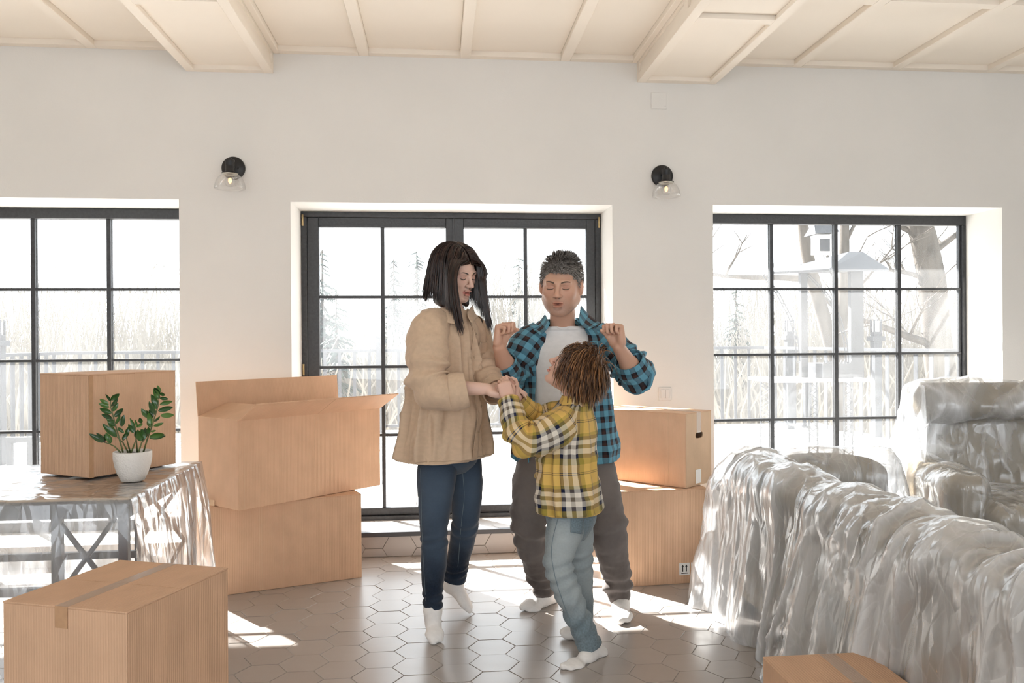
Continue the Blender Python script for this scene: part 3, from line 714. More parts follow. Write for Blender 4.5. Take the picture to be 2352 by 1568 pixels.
# ================================================================== BOXES
def slot_panel(name, lx, hz, th, slot, M, mat, parent):
    """upright board in local x-z with a rounded hand hole; faces local -y"""
    (cx, cz, w_, h_) = slot; n = 8; inner = []
    r_ = h_/2
    for s_, a0 in ((1, -90), (-1, 90)):
        for k in range(n+1):
            a = math.radians(a0+180*k/n); inner.append((cx+s_*(w_/2-r_)+r_*math.cos(a)*1.0, cz+r_*math.sin(a)))
    outer = [(0, 0), (lx, 0), (lx, hz), (0, hz)]
    bm = bmesh.new()
    vo = [bm.verts.new((x, 0, z)) for x, z in outer]; vi = [bm.verts.new((x, 0, z)) for x, z in inner]
    es = [bm.edges.new((L[i], L[(i+1) % len(L)])) for L in (vo, vi) for i in range(len(L))]
    bmesh.ops.triangle_fill(bm, edges=es, use_beauty=True)
    bad = [f for f in bm.faces if (abs(f.calc_center_median().x-cx) < w_/2-r_ and abs(f.calc_center_median().z-cz) < r_*0.9)]
    if bad: bmesh.ops.delete(bm, geom=bad, context='FACES_ONLY')
    r = bmesh.ops.extrude_face_region(bm, geom=list(bm.faces))
    for v in r['geom']:
        if isinstance(v, bmesh.types.BMVert): v.co.y += th
    bmesh.ops.recalc_face_normals(bm, faces=bm.faces); bm.transform(M)
    me = bpy.data.meshes.new(name); bm.to_mesh(me); bm.free(); boxmap(me, M); return link(name, me, mat, parent)
def carton(label, P, ang, L, D, H, z0=0.0, creases=(), screases=(), opened=False, tape=None, hole=False, group=None, lean=0.0):
    M = Matrix.Translation((P[0], P[1], z0)) @ Matrix.Rotation(math.radians(ang), 4, 'Z'); th = 0.006
    t = thing('cardboard_box', (P[0], P[1], z0), label, 'box', group)
    B = lambda nm, lo, hi, mt=M_card, bv=0.0015, pr=None: box(nm, lo, hi, mt, pr or t, bevel=bv, M=M, uv=True)
    B('bottom', (0.001, 0.001, 0.0005), (L-0.001, D-0.001, th)); g_ = 0.0
    B('front_panel', (0, 0, 0.001), (L, th, H-g_)); B('back_panel', (0, D-th, 0.001), (L, D, H-g_))
    B('side_panel', (0, th, 0.001), (th, D-th, H-g_))
    if hole:
        MM = M @ Matrix.Translation((L, th, 0.001)) @ Matrix.Rotation(math.radians(90), 4, 'Z')
        slot_panel('side_panel', D-2*th, H-0.001, th, hole, MM, M_card2, t)
    else: B('side_panel', (L-th, th, 0.001), (L, D-th, H-g_))
    for x in creases: box('crease', (x-0.0012, -0.0006, 0.002), (x+0.0012, 0.0002, H-0.001), M_card2, t, M=M, uv=True)
    for y in screases:
        box('crease', (L-0.0002, y-0.0012, 0.002), (L+0.0006, y+0.0012, H-0.001), M_card, t, M=M, uv=True)
    if not opened:
        B('flap', (-0.001, -0.001, H), (L+0.001, D/2-0.0015, H+0.005)); B('flap', (-0.001, D/2+0.0015, H), (L+0.001, D+0.001, H+0.005))
    else:
        def flap(h0, h1, out, elev, nm='flap', ext=D/2-0.004, splay=0.0, crease_at=None):
            h0, h1, out = Vector(h0), Vector(h1), Vector(out)
            e = out*math.cos(math.radians(elev))*ext+Vector((0, 0, 1))*math.sin(math.radians(elev))*ext
            u = (h1-h0).normalized(); n = u.cross(e).normalized()*0.0025
            A = [h0, h1, h1+e-u*splay, h0+e+u*splay]; V = [M @ (a-n) for a in A]+[M @ (a+n) for a in A]
            uv = [(0, 0), ((h1-h0).length, 0), ((h1-h0).length, ext), (0, ext)]*2
            o = link(nm, mesh_from(nm, V, [(0, 1, 2, 3), (7, 6, 5, 4), (0, 4, 5, 1), (1, 5, 6, 2), (2, 6, 7, 3), (3, 7, 4, 0)], uv=uv), M_card, t)
            if crease_at is not None:
                p = h0.lerp(h1, crease_at); V_, F_ = merge([tube_data([M @ (p+s_*n*1.1), M @ (p+e+s_*n*1.1)], 0.0012, 4) for s_ in (-1, 1)]); link('crease', mesh_from('crease', V_, F_), M_card2, o)
            return o
        flap((0, D, H), (L, D, H), (0, 1, 0), 84, crease_at=0.62)
        flap((0, 0, H), (L, 0, H), (0, -1, 0), 29, crease_at=0.52)
        flap((0, 0.004, H), (0, D-0.004, H), (1, 0, 0), 20); flap((L, 0.004, H), (L, D-0.004, H), (-1, 0, 0), -38)
    if tape:
        kind, c, w_, dn = tape; mt = M_tapec
        if kind == 'x':     # along local x down the right side
            B('tape', (0.0, c-w_/2, H+0.0052), (L+0.0012, c+w_/2, H+0.0058), mt, 0); B('tape', (L+0.0002, c-w_/2, H-dn), (L+0.0012, c+w_/2, H+0.0056), mt, 0)
        else:
            B('tape', (c-w_/2, -0.0008, H+0.0052), (c+w_/2, D, H+0.0058), mt, 0); B('tape', (c-w_/2, -0.0022, H-dn), (c+w_/2, -0.0008, H+0.0056), M_tape, 0)
    return t, M
def xloc(px, P, ang):
    d = at(px, 900, 1.0); k = d.x; c, s_ = math.cos(math.radians(ang)), math.sin(math.radians(ang))
    return (k*P[1]-P[0])/(c-k*s_)
P1 = (-1.166, 4.375); A1 = 20.2
carton('closed cardboard box on the floor, carrying the open box on the left', P1, A1, 0.80, 0.31, 0.444, creases=[xloc(p, P1, A1) for p in (505, 594, 599, 649, 822)], group=None)
P2 = (-0.965, 4.262); A2 = 45.1
t2, M2 = carton('large open cardboard box with raised flaps on top of a closed box', P2, A2, 0.90, 0.365, 0.438, 0.4505, creases=[xloc(p, P2, A2) for p in (560, 722, 730, 849)], opened=True)
box('paper_tab', (-0.004, 0.16, 0.012), (-0.001, 0.19, 0.04), M_card2, t2, M=M2 @ Matrix.Rotation(math.radians(12), 4, 'Z'), uv=True)
P3_ = (0.924, 4.298); A3 = 5.0
t3, M3 = carton('closed cardboard box on the floor under the box with a hand hole', P3_, A3, 0.47, 0.40, 0.486, creases=[])
P4 = (1.276-0.56*math.cos(math.radians(-47)), 4.33-0.56*math.sin(math.radians(-47)))
t4, M4 = carton('taped cardboard box with a hand hole, top of the right stack', P4, -47, 0.56, 0.268, 0.384, 0.4925, creases=[xloc(p, P4, -47) for p in (1458, 1534)], tape=('x', 0.134, 0.042, 0.105), hole=(0.134, 0.265, 0.078, 0.032))
box('label', (0.5605, 0.10, 0.012), (0.562, 0.155, 0.085), M_label, t4, M=M4)
# handling marks (two arrows) on the lower right box
for k, x0 in enumerate((xloc(1558, P3_, A3), xloc(1585, P3_, A3))):
    lb = box('handling_label', (x0, -0.0012, 0.045), (x0+0.056, 0.0, 0.107), M_label, t3, M=M3)
    for xa in (0.018, 0.038):
        V = [(x0+xa-0.003, 0.062), (x0+xa+0.003, 0.062), (x0+xa+0.003, 0.088), (x0+xa+0.007, 0.088), (x0+xa, 0.099), (x0+xa-0.007, 0.088), (x0+xa-0.003, 0.088)]
        o = link('arrow_mark', mesh_from('arrow_mark', [M3 @ Vector((a, -0.0016, b)) for a, b in V], [(0, 1, 2, 3, 4, 5, 6)]), M_black, lb)
    box('bar_mark', (x0+0.010, -0.0017, 0.052), (x0+0.046, -0.0013, 0.056), M_black, lb, M=M3)
P5 = (-1.175, 2.444)
carton('large taped cardboard box in the left foreground', P5, -20.9, 0.395, 0.44, 0.575, tape=('y', 0.192, 0.040, 0.052), screases=[0.15, 0.30])
P6 = (-1.603, 3.642)
t6, M6 = carton('cardboard box standing on the film-covered table', P6, -32.0, 0.294, 0.417, 0.400, 0.7455, screases=[0.075])
box('taped_edge', (0.2935, -0.0015, 0.0), (0.2955, 0.018, 0.398), M_tape, t6, M=M6)
P7 = (0.965, 2.07)
carton('low taped cardboard box in the right foreground, cut by the frame', P7, 0, 0.325, 0.41, 0.315, tape=('y', 0.20, 0.05, 0.05))

# ================================================================== TABLE
M_wood = simple('table_wood', (0.62, 0.47, 0.33), 0.5, 0.3, noise=0.25, nscale=5, stretch=(0.6, 6, 3))
M_metal = simple('grey_metal', (0.10, 0.10, 0.11), 0.4, 0.5)
TZ = 0.735; tx1 = -1.062; ty0, ty1 = 3.065, 3.95
tb = thing('table', (-2.1, 3.5, 0), 'wooden table on dark cross-braced metal legs under plastic film', 'table')
for k in range(6):
    y0 = ty0+0.005+(ty1-ty0-0.01)*k/6; box('tabletop_plank', (-3.15, y0, TZ-0.038), (tx1, y0+(ty1-ty0-0.01)/6-0.003, TZ), M_wood, tb, bevel=0.002, uv=True)
box('apron', (-3.14, ty0-0.002, TZ-0.062), (tx1+0.002, ty0+0.004, TZ-0.002), M_metal, tb); box('apron', (tx1-0.004, ty0+0.004, TZ-0.062), (tx1+0.002, ty1, TZ-0.002), M_metal, tb)
def legframe(x, y):
    for dx in (0, 0.22):
        box('leg', (x-dx-0.032, y-0.016, 0.0), (x-dx, y+0.016, TZ-0.062), M_metal, tb, bevel=0.002)
    for a, b in (((x-0.22, TZ-0.07), (x-0.03, 0.40)), ((x-0.03, TZ-0.07), (x-0.22, 0.40)), ((x-0.22, 0.40), (x-0.03, 0.07)), ((x-0.03, 0.40), (x-0.22, 0.07))):
        tube('brace', [(a[0]-0.016, y, a[1]), (b[0]-0.016, y, b[1])], 0.009, M_metal, tb, n=6)
legframe(tx1-0.01, ty0+0.03); legframe(tx1-0.01, ty1-0.05); legframe(-2.9, ty0+0.03); legframe(-2.9, ty1-0.05)
box('stretcher', (-2.9, ty0+0.25, 0.34), (-1.3, ty0+0.28, 0.37), M_metal, tb, bevel=0.002)
box('stretcher', (-2.9, ty1-0.1, 0.34), (-1.3, ty1-0.07, 0.37), M_metal, tb, bevel=0.002)

def film_mat(name, base=0.30, amp=0.55, col=(0.93, 0.95, 0.98), transl=0.45, rough=0.14, vs=(9, 9, 3.2), bstr=0.8, gloss=0.6):
    """thin polythene: clear where flat, milky where folds double it, creased in facets"""
    mt, n, p, out = nt(name); n.nodes.remove(p)
    tc = N(n, 'ShaderNodeTexCoord'); at_ = N(n, 'ShaderNodeAttribute'); at_.attribute_name = 'fold'
    wn = N(n, 'ShaderNodeTexNoise', i_Scale=3.0, i_Detail=2.0); n.links.new(tc.outputs['Object'], wn.inputs[0])
    va = N(n, 'ShaderNodeVectorMath', operation='MULTIPLY_ADD'); n.links.new(wn.outputs['Color'], va.inputs[0]); va.inputs[1].default_value = (0.12, 0.12, 0.12); n.links.new(tc.outputs['Object'], va.inputs[2])
    hs = []
    for k, (f, rot) in enumerate(((1.0, (0, 0, 0)), (2.3, (0.5, 0.3, 0.7)))):
        mp = N(n, 'ShaderNodeMapping'); mp.inputs['Scale'].default_value = tuple(q*f for q in vs); mp.inputs['Rotation'].default_value = rot; n.links.new(va.outputs[0], mp.inputs[0])
        v = N(n, 'ShaderNodeTexVoronoi', feature='DISTANCE_TO_EDGE', i_Scale=1.0); n.links.new(mp.outputs[0], v.inputs[0]); hs.append(v.outputs['Distance'])
    b = N(n, 'ShaderNodeBump', i_Strength=bstr, i_Distance=0.030); n.links.new(hs[0], b.inputs['Height'])
    b2 = N(n, 'ShaderNodeBump', i_Strength=bstr*0.7, i_Distance=0.012); n.links.new(hs[1], b2.inputs['Height']); n.links.new(b.outputs[0], b2.inputs['Normal'])
    ln = None
    for h_, w_, g_ in ((hs[0], 0.03, 0.07), (hs[1], 0.05, 0.05)):
        rd = N(n, 'ShaderNodeMapRange'); rd.inputs[1].default_value = 0.0; rd.inputs[2].default_value = w_; rd.inputs[3].default_value = g_; rd.inputs[4].default_value = 0.0; n.links.new(h_, rd.inputs[0])  # thin milky lines along crease edges, painted highlights
        if ln is None: ln = rd.outputs[0]
        else:
            a = N(n, 'ShaderNodeMath', operation='ADD'); n.links.new(ln, a.inputs[0]); n.links.new(rd.outputs[0], a.inputs[1]); ln = a.outputs[0]
    d1 = N(n, 'ShaderNodeMath', operation='MULTIPLY_ADD'); d1.inputs[1].default_value = amp; d1.inputs[2].default_value = base; n.links.new(at_.outputs['Fac'], d1.inputs[0])
    d2 = N(n, 'ShaderNodeMath', operation='ADD'); n.links.new(ln, d2.inputs[0]); n.links.new(d1.outputs[0], d2.inputs[1]); d2.use_clamp = True
    tr = N(n, 'ShaderNodeBsdfTransparent'); tr.inputs[0].default_value = (0.98, 0.985, 0.99, 1)
    df = N(n, 'ShaderNodeBsdfDiffuse'); df.inputs[0].default_value = (*col, 1); tl = N(n, 'ShaderNodeBsdfTranslucent'); tl.inputs[0].default_value = (*col, 1)
    gl = N(n, 'ShaderNodeBsdfGlossy', i_Roughness=rough)
    for q in (df, tl, gl): n.links.new(b2.outputs[0], q.inputs['Normal'])
    m1 = N(n, 'ShaderNodeMixShader'); m1.inputs[0].default_value = transl; n.links.new(df.outputs[0], m1.inputs[1]); n.links.new(tl.outputs[0], m1.inputs[2])
    m2 = N(n, 'ShaderNodeMixShader'); n.links.new(d2.outputs[0], m2.inputs[0]); n.links.new(tr.outputs[0], m2.inputs[1]); n.links.new(m1.outputs[0], m2.inputs[2])
    fr = N(n, 'ShaderNodeLayerWeight', i_Blend=0.35); n.links.new(b2.outputs[0], fr.inputs['Normal'])
    f2 = N(n, 'ShaderNodeMath', operation='MULTIPLY_ADD'); f2.inputs[1].default_value = gloss; f2.inputs[2].default_value = 0.09; n.links.new(fr.outputs['Facing'], f2.inputs[0])
    m3 = N(n, 'ShaderNodeMixShader'); n.links.new(f2.outputs[0], m3.inputs[0]); n.links.new(m2.outputs[0], m3.inputs[1]); n.links.new(gl.outputs[0], m3.inputs[2])
    n.links.new(m3.outputs[0], out.inputs[0]); return mt
M_film = film_mat('plastic_film', 0.38, 0.70, col=(0.93, 0.96, 1.0), transl=0.35, rough=0.27, bstr=0.55)
M_filmc = film_mat('plastic_film_chair', 0.18, 0.75, col=(0.93, 0.96, 1.0), transl=0.35, rough=0.24, bstr=0.6)
M_filmt = film_mat('plastic_film_table', 0.09, 0.42, transl=0.6, vs=(7, 7, 2.5), rough=0.22, gloss=0.95)
# film over the table: one sheet, flat on top, pleated where it hangs
def table_film():
    per = []; ins = []
    x0, x1, y0, y1 = -3.25, tx1+0.004, ty0-0.006, ty1+0.006
    path = [(x0, y0), (x1, y0), (x1, y1), (x0, y1)]
    ns = [150, 90, 60]; pts = []; nr = []
    for i, (a, b) in enumerate(((0, 1), (1, 2), (2, 3))):
        A, B_ = path[a], path[b]; nn = [(0, -1), (1, 0), (0, 1)][i]
        for k in range(ns[i]):
            t_ = k/ns[i]; pts.append((A[0]+(B_[0]-A[0])*t_, A[1]+(B_[1]-A[1])*t_)); nr.append(nn)
    pts.append(path[3]); nr.append((0, 1))
    pts = np.array(pts); nr = np.array(nr, float)
    for _ in range(6): nr[1:-1] = 0.25*nr[:-2]+0.5*nr[1:-1]+0.25*nr[2:]
    nr /= np.linalg.norm(nr, axis=1)[:, None]; s_ = np.r_[0, np.cumsum(np.linalg.norm(np.diff(pts, axis=0), axis=1))]
    ctr = np.array([[max(min(p[0], x1-0.25), x0+0.02), (y0+y1)/2] for p in pts]); rows = []; fold = []
    for k in range(10):
        q = pts+(ctr-pts)*(1-k/10.0)
        zz = TZ+0.0025+0.0016*fbm(np.c_[q*14, np.zeros(len(q))]); rows.append(np.c_[q, zz]); fold.append(np.full(len(q), 0.0)+0.22*(ridge(np.c_[q*7, np.zeros(len(q))]) > 0.86))
    T = 46
    for k in range(T+1):
        t_ = k/T; z = TZ+0.002-(TZ-0.006)*t_
        w1 = ridge(np.c_[s_*3.1+0.5*fbm(np.c_[s_*2, s_*0, s_*0+z*2]), s_*0+3, s_*0+z*0.7]); w2 = ridge(np.c_[s_*11, s_*0+9, s_*0+z*2.5])
        off = 0.004+t_**0.8*(0.07+0.10*(w1-0.55))+0.014*(w2-0.5)*min(1, t_*6+0.25)
        off *= np.where(s_ < 2.1, 0.55, 1.0)
        rows.append(np.c_[pts+nr*off[:, None], np.full(len(pts), z)]); fold.append(np.clip((w1-0.55)*1.3+(w2-0.6)*1.4, 0, 1)+(0.25 if t_ < 0.09 else 0))
    n = len(pts); V = np.concatenate(rows); m_ = len(rows)
    Q = np.array([(i*n+k, i*n+k+1, (i+1)*n+k+1, (i+1)*n+k) for i in range(m_-1) for k in range(n-1)])
    me = np_mesh('plastic_film', V, Q); vattr(me, 'fold', np.concatenate(fold))
    return tag(link('plastic_film', me, M_filmt), 'clear plastic film draped over the table down to the floor', 'plastic film')
table_film()

# ================================================================== POTTED PLANT
M_pot = simple('white_ceramic', (0.80, 0.77, 0.73), 0.45, 0.5, bump=0.5, bscale=150)
M_soil = simple('soil', (0.035, 0.022, 0.015), 0.95, noise=0.4, nscale=60)
def leaf_mat():
    mt, n, p, out = nt('leaf_green'); oi = N(n, 'ShaderNodeObjectInfo')
    r = ramp(n, oi.outputs['Random'], [(0.0, (0.018, 0.060, 0.016)), (0.6, (0.034, 0.105, 0.022)), (1.0, (0.09, 0.19, 0.04))]); n.links.new(r.outputs[0], p.inputs['Base Color'])
    p.inputs['Roughness'].default_value = 0.22; p.inputs['Specular IOR Level'].default_value = 0.6; return mt
M_leaf = leaf_mat(); M_stem = simple('stem_green', (0.10, 0.12, 0.04), 0.5, noise=0.3, nscale=20)
PYD = 3.43; pc = at(305, 1104, PYD); pr = 0.069
TOPZ = TZ+0.0055
pl = thing('potted_plant', (pc.x, PYD, TOPZ), 'small glossy-leaved plant in a white pot on the table', 'potted plant')
pot = lathe('pot', [(0, 0), (0.036, 0.0), (0.042, 0.003), (0.055, 0.03), (0.065, 0.062), (0.0695, 0.09), (0.0695, 0.112), (0.068, 0.1155), (0.066, 0.114), (0.0655, 0.10), (0.062, 0.095), (0, 0.095)], M_pot, pl, n=64, origin=(pc.x, PYD, TOPZ))
lathe('soil', [(0.0645, 0.1), (0.04, 0.104), (0.0, 0.106)], M_soil, pl, origin=(pc.x, PYD, TOPZ))
def lp(x, y, dy=0.0): return at(180+x/6.27, 870+y/6.27, PYD+dy)
def leafmesh(a, b, wd, roll):
    d = b-a; L = d.length; d.normalize(); view = Vector((0.05, -1, 0)); s_ = d.cross(view).normalized(); n_ = s_.cross(d)
    s_, n_ = s_*math.cos(roll)+n_*math.sin(roll), -s_*math.sin(roll)+n_*math.cos(roll)
    V = []; Fc = []; K = 9
    for i in range(K+1):
        t_ = i/K; w_ = wd*L*(math.sin(math.pi*min(1, t_**0.85))**0.75)*(1 if t_ < 0.97 else 0.3); c = a+d*L*t_+n_*(-0.10*L*math.sin(math.pi*t_)); 
        V += [c-s_*w_+n_*w_*0.35, c-s_*w_*0.5+n_*w_*0.1, c-n_*w_*0.12, c+s_*w_*0.5+n_*w_*0.1, c+s_*w_+n_*w_*0.35]
    for i in range(K):
        for k in range(4): Fc.append((i*5+k, i*5+k+1, (i+1)*5+k+1, (i+1)*5+k))
    return mesh_from('leaf', V, Fc, True)
STEMS = [([(645, 1060), (600, 900), (545, 700), (500, 530), (460, 380), (470, 300)], 0.0,
  [(440, 370, 305, 290), (445, 410, 290, 350), (480, 495, 305, 425), (500, 580, 330, 515), (520, 630, 405, 580), (535, 680, 415, 610), (470, 310, 590, 210), (465, 325, 390, 215), (475, 400, 570, 270), (490, 470, 575, 340), (515, 545, 645, 425), (545, 650, 600, 505), (615, 690, 660, 515), (565, 700, 660, 780), (640, 890, 690, 770), (555, 840, 345, 640), (560, 830, 430, 650)]),
 ([(610, 1060), (520, 970), (440, 930), (375, 915)], -0.015, [(375, 915, 150, 785), (385, 915, 255, 775), (385, 910, 370, 790), (465, 930, 395, 770), (470, 925, 440, 800)]),
 ([(935, 1060), (990, 880), (1060, 680), (1110, 520), (1150, 380), (1165, 230)], 0.005,
  [(1165, 290, 1080, 140), (1175, 200, 1140, 90), (1170, 230, 1090, 120), (1145, 380, 1045, 220), (1125, 440, 1050, 240), (1105, 520, 1015, 320), (1080, 560, 1015, 440), (1000, 560, 905, 425), (1060, 600, 980, 450), (1040, 660, 1010, 480), (1040, 700, 1000, 580), (1170, 220, 1250, 225), (1170, 275, 1300, 290), (1170, 370, 1360, 320), (1145, 460, 1365, 405), (1180, 525, 1380, 520), (1095, 620, 1175, 535), (1080, 680, 1230, 630), (1020, 840, 1240, 795), (1020, 850, 1260, 820), (1040, 760, 1120, 740)]),
 ([(760, 1060), (830, 880), (830, 740)], -0.02, [(820, 770, 740, 560), (800, 780, 720, 650), (840, 700, 930, 640), (850, 700, 810, 580), (830, 850, 820, 750)]),
 ([(865, 1060), (910, 920), (970, 850), (1000, 780)], -0.03, [(900, 900, 850, 730), (910, 900, 930, 720), (960, 870, 900, 720), (970, 850, 960, 700), (1000, 800, 1010, 690), (910, 640, 880, 560)]),
 ([(720, 1060), (640, 910), (560, 840)], 0.02, []), ([(750, 1060), (705, 900), (690, 840)], 0.03, [(690, 840, 720, 690)]), ([(850, 1060), (840, 930), (835, 860)], 0.02, [])]
rg = random.Random(4)
for path, dy, leaves in STEMS:
    pts = [lp(x, min(y, 1066), dy*(1-0.3*i)) for i, (x, y) in enumerate(path)]; k = len(pts)
    tube('stem', pts, [0.0034-0.0018*i/(k-1) for i in range(k)], M_stem, pl, n=7)
    for (x0, y0, x1, y1) in leaves:
        a = lp(x0, y0, dy*0.6); b = lp(x1, y1, dy*0.6+rg.uniform(-0.03, 0.03))
        L = math.hypot(x1-x0, y1-y0); wd = 0.21 if L < 190 else 0.15
        link('leaf', leafmesh(a, b, wd, rg.uniform(-0.7, 0.7)), M_leaf, pl)

# ================================================================== SOFA AND ARMCHAIR
def fabric(name, c):
    return simple(name, c, 0.75, 0.3, noise=0.2, nscale=3.0, bump=0.15, bscale=60)
M_sofa = fabric('sofa_leather', (0.30, 0.245, 0.17)); M_sofa2 = fabric('sofa_base', (0.07, 0.06, 0.05))
def sdf_obj(name, build, lo, hi, h, mat, parent, disp=None, zcut=None, fold=False, rel=1):
    f = Field(lo, hi, h); build(f); V, Q = f.mesh(); V = relax(V, Q, rel)
    fo = None
    if disp is not None:
        nn = normals(V, Q); d, fo = disp(V, nn); V = V+nn*d[:, None]
    if zcut is not None:
        V[:, 2] = np.maximum(V[:, 2], zcut); Q = Q[~(V[Q][:, :, 2] <= zcut+1e-4).all(1)]
    me = np_mesh(name, V, Q)
    if fo is not None: vattr(me, 'fold', fo)
    return link(name, me, mat, parent)
sofa = thing('sofa', (1.8, 2.9, 0), 'brown sofa seen from behind, wrapped in plastic film', 'sofa')
def sofa_back(f):
    f.rbox((1.475, 2.78, 0.38), (0.10, 1.16, 0.33), 0.08, k=0)
    for i in range(6):
        y = 1.78+i*0.38; f.ell((1.46, y, 0.635), (0.115, 0.23, 0.105), k=0.04)
    f.ell((1.50, 3.90, 0.50), (0.15, 0.15, 0.23), k=0.05)
sdf_obj('backrest', sofa_back, (1.2, 1.5, 0.0), (1.75, 4.1, 0.8), 0.02, M_sofa, sofa, zcut=0.06)
def sofa_arm(f):
    f.rbox((1.78, 3.87, 0.36), (0.32, 0.11, 0.32), 0.09, k=0); f.ell((1.78, 3.87, 0.63), (0.33, 0.13, 0.10), k=0.05)
sdf_obj('armrest', sofa_arm, (1.35, 3.6, 0), (2.25, 4.1, 0.8), 0.02, M_sofa, sofa, zcut=0.06)
def cush(a, b):
    def g_(f): f.rbox((1.86, (a+b)/2, 0.37), (0.29, (b-a)/2-0.006, 0.09), 0.06, k=0)
    return g_
for a, b in ((1.75, 2.42), (2.42, 3.09), (3.09, 3.755)): sdf_obj('seat_cushion', cush(a, b), (1.5, a-0.05, 0.2), (2.25, b+0.05, 0.55), 0.02, M_sofa, sofa)
box('base', (1.56, 1.70, 0.06), (2.12, 3.78, 0.29), M_sofa2, sofa, bevel=0.02)
for x in (1.45, 2.05):
    for y in (1.8, 3.85): box('leg', (x-0.03, y-0.03, 0), (x+0.03, y+0.03, 0.07), M_sofa2, sofa)
def film_disp(amp, seed, fine=0.004, ax=(7.0, 7.0, 1.1)):
    def d(V, nn):
        wv = fbm(V*2.2+seed, 2)*1.6; P = V*np.array(ax)+seed+wv[:, None]
        r1 = ridge(P, 1); r2 = ridge(P*np.array((2.3, 2.3, 1.8))+4.4, 1)**2; r3 = vn(V*np.array((9, 9, 9))+seed)
        dd = amp*(r1**1.5-0.4)+fine*(r2-0.35)+fine*0.6*(r3-0.5)
        return dd, np.clip((r1-0.62)*1.8, 0, 1)*0.75+np.clip((r2-0.5)*1.6, 0, 1)*0.5*(r3 > .35)-0.22*((V[:, 0] > 1.60) & (V[:, 0] < 2.4))
    return d
def sofa_film(f):
    f.rbox((1.475, 2.78, 0.38), (0.115, 1.19, 0.34), 0.09, k=0)
    for i in range(6): f.ell((1.455, 1.78+i*0.38, 0.64), (0.128, 0.24, 0.112), k=0.05)
    f.ell((1.48, 3.90, 0.50), (0.17, 0.17, 0.25), k=0.06)
    f.rbox((1.80, 3.87, 0.37), (0.34, 0.125, 0.335), 0.09, k=0.03); f.ell((1.78, 3.87, 0.635), (0.345, 0.145, 0.11), k=0.05)
    rr = random.Random(3)
    y = 1.62
    while y < 4.08:
        off = 0.10+0.035*math.sin(y*5.1)+0.02*math.sin(y*13); 
        f.cone((1.47-0.03, y, 0.60), (1.435-off*(1 if y < 3.5 else .8), y+rr.uniform(-.04, .04), 0.0), 0.10, 0.105, k=0.05); y += rr.uniform(.09, .16)
    f.cone((1.42, 3.98, 0.5), (1.375, 4.04, 0.0), 0.11, 0.125, k=0.08)
    f.rbox((1.84, 2.75, 0.34), (0.34, 1.05, 0.14), 0.06, k=0.05)
    f.cone((2.05, 3.85, 0.62), (2.17, 3.75, 0.0), 0.11, 0.12, k=0.08); f.cone((1.75, 3.95, 0.6), (1.75, 4.05, 0.0), 0.10, 0.12, k=0.08)
sdf_obj('plastic_film', sofa_film, (1.02, 1.35, -0.03), (2.42, 4.32, 0.85), 0.010, M_film, None, disp=film_disp(0.034, 3.1, 0.015), zcut=0.004)
_f = bpy.data.objects['plastic_film.001']; tag(_f, 'crumpled clear plastic film wrapped around the sofa', 'plastic film')

ch = thing('armchair', (2.95, 4.35, 0), 'brown armchair by the right window, wrapped in plastic film', 'armchair')
RX = Matrix.Rotation(math.radians(-8), 3, 'Z')
def chair_back(f):
    R = np.array((Matrix.Rotation(math.radians(-8), 3, 'Z') @ Matrix.Rotation(math.radians(-12), 3, 'X'))).T if False else np.array(Matrix.Rotation(math.radians(-8), 3, 'Z') @ Matrix.Rotation(math.radians(-12), 3, 'X'))
    f.rbox((3.08, 4.63, 0.63), (0.33, 0.06, 0.33), 0.06, R, k=0); 
sdf_obj('backrest', chair_back, (2.5, 4.3, 0.1), (3.7, 4.98, 1.1), 0.02, M_sofa, ch)
def chair_head(f):
    R = np.array(Matrix.Rotation(math.radians(-8), 3, 'Z') @ Matrix.Rotation(math.radians(-25), 3, 'X'))
    f.rbox((3.09, 4.58, 0.905), (0.39, 0.085, 0.105), 0.075, R, k=0)
sdf_obj('headrest', chair_head, (2.5, 4.3, 0.7), (3.7, 4.9, 1.15), 0.02, M_sofa, ch)
def chair_arm(x, dy):
    def g_(f): f.rbox((x, 4.26+dy, 0.34), (0.10, 0.33, 0.25), 0.08, np.array(RX), k=0)
    return g_
sdf_obj('armrest', chair_arm(2.66, 0.02), (2.4, 3.8, 0.0), (2.95, 4.8, 0.7), 0.02, M_sofa, ch, zcut=0.04)
sdf_obj('armrest', chair_arm(3.52, -0.10), (3.2, 3.6, 0.0), (3.8, 4.7, 0.7), 0.02, M_sofa, ch, zcut=0.04)
def chair_seat(f): f.rbox((3.05, 4.14, 0.36), (0.35, 0.32, 0.085), 0.07, np.array(RX), k=0)
sdf_obj('seat_cushion', chair_seat, (2.6, 3.7, 0.2), (3.55, 4.6, 0.5), 0.02, M_sofa, ch)
def chair_base(f): f.rbox((3.07, 4.2, 0.17), (0.36, 0.28, 0.10), 0.03, np.array(RX), k=0)
sdf_obj('base', chair_base, (2.6, 3.8, 0.0), (3.55, 4.6, 0.3), 0.02, M_sofa2, ch)
for x, y in ((2.80, 4.05), (3.30, 3.98), (2.88, 4.42), (3.38, 4.36)): box('leg', (x-0.02, y-0.02, 0), (x+0.02, y+0.02, 0.08), M_sofa2, ch)
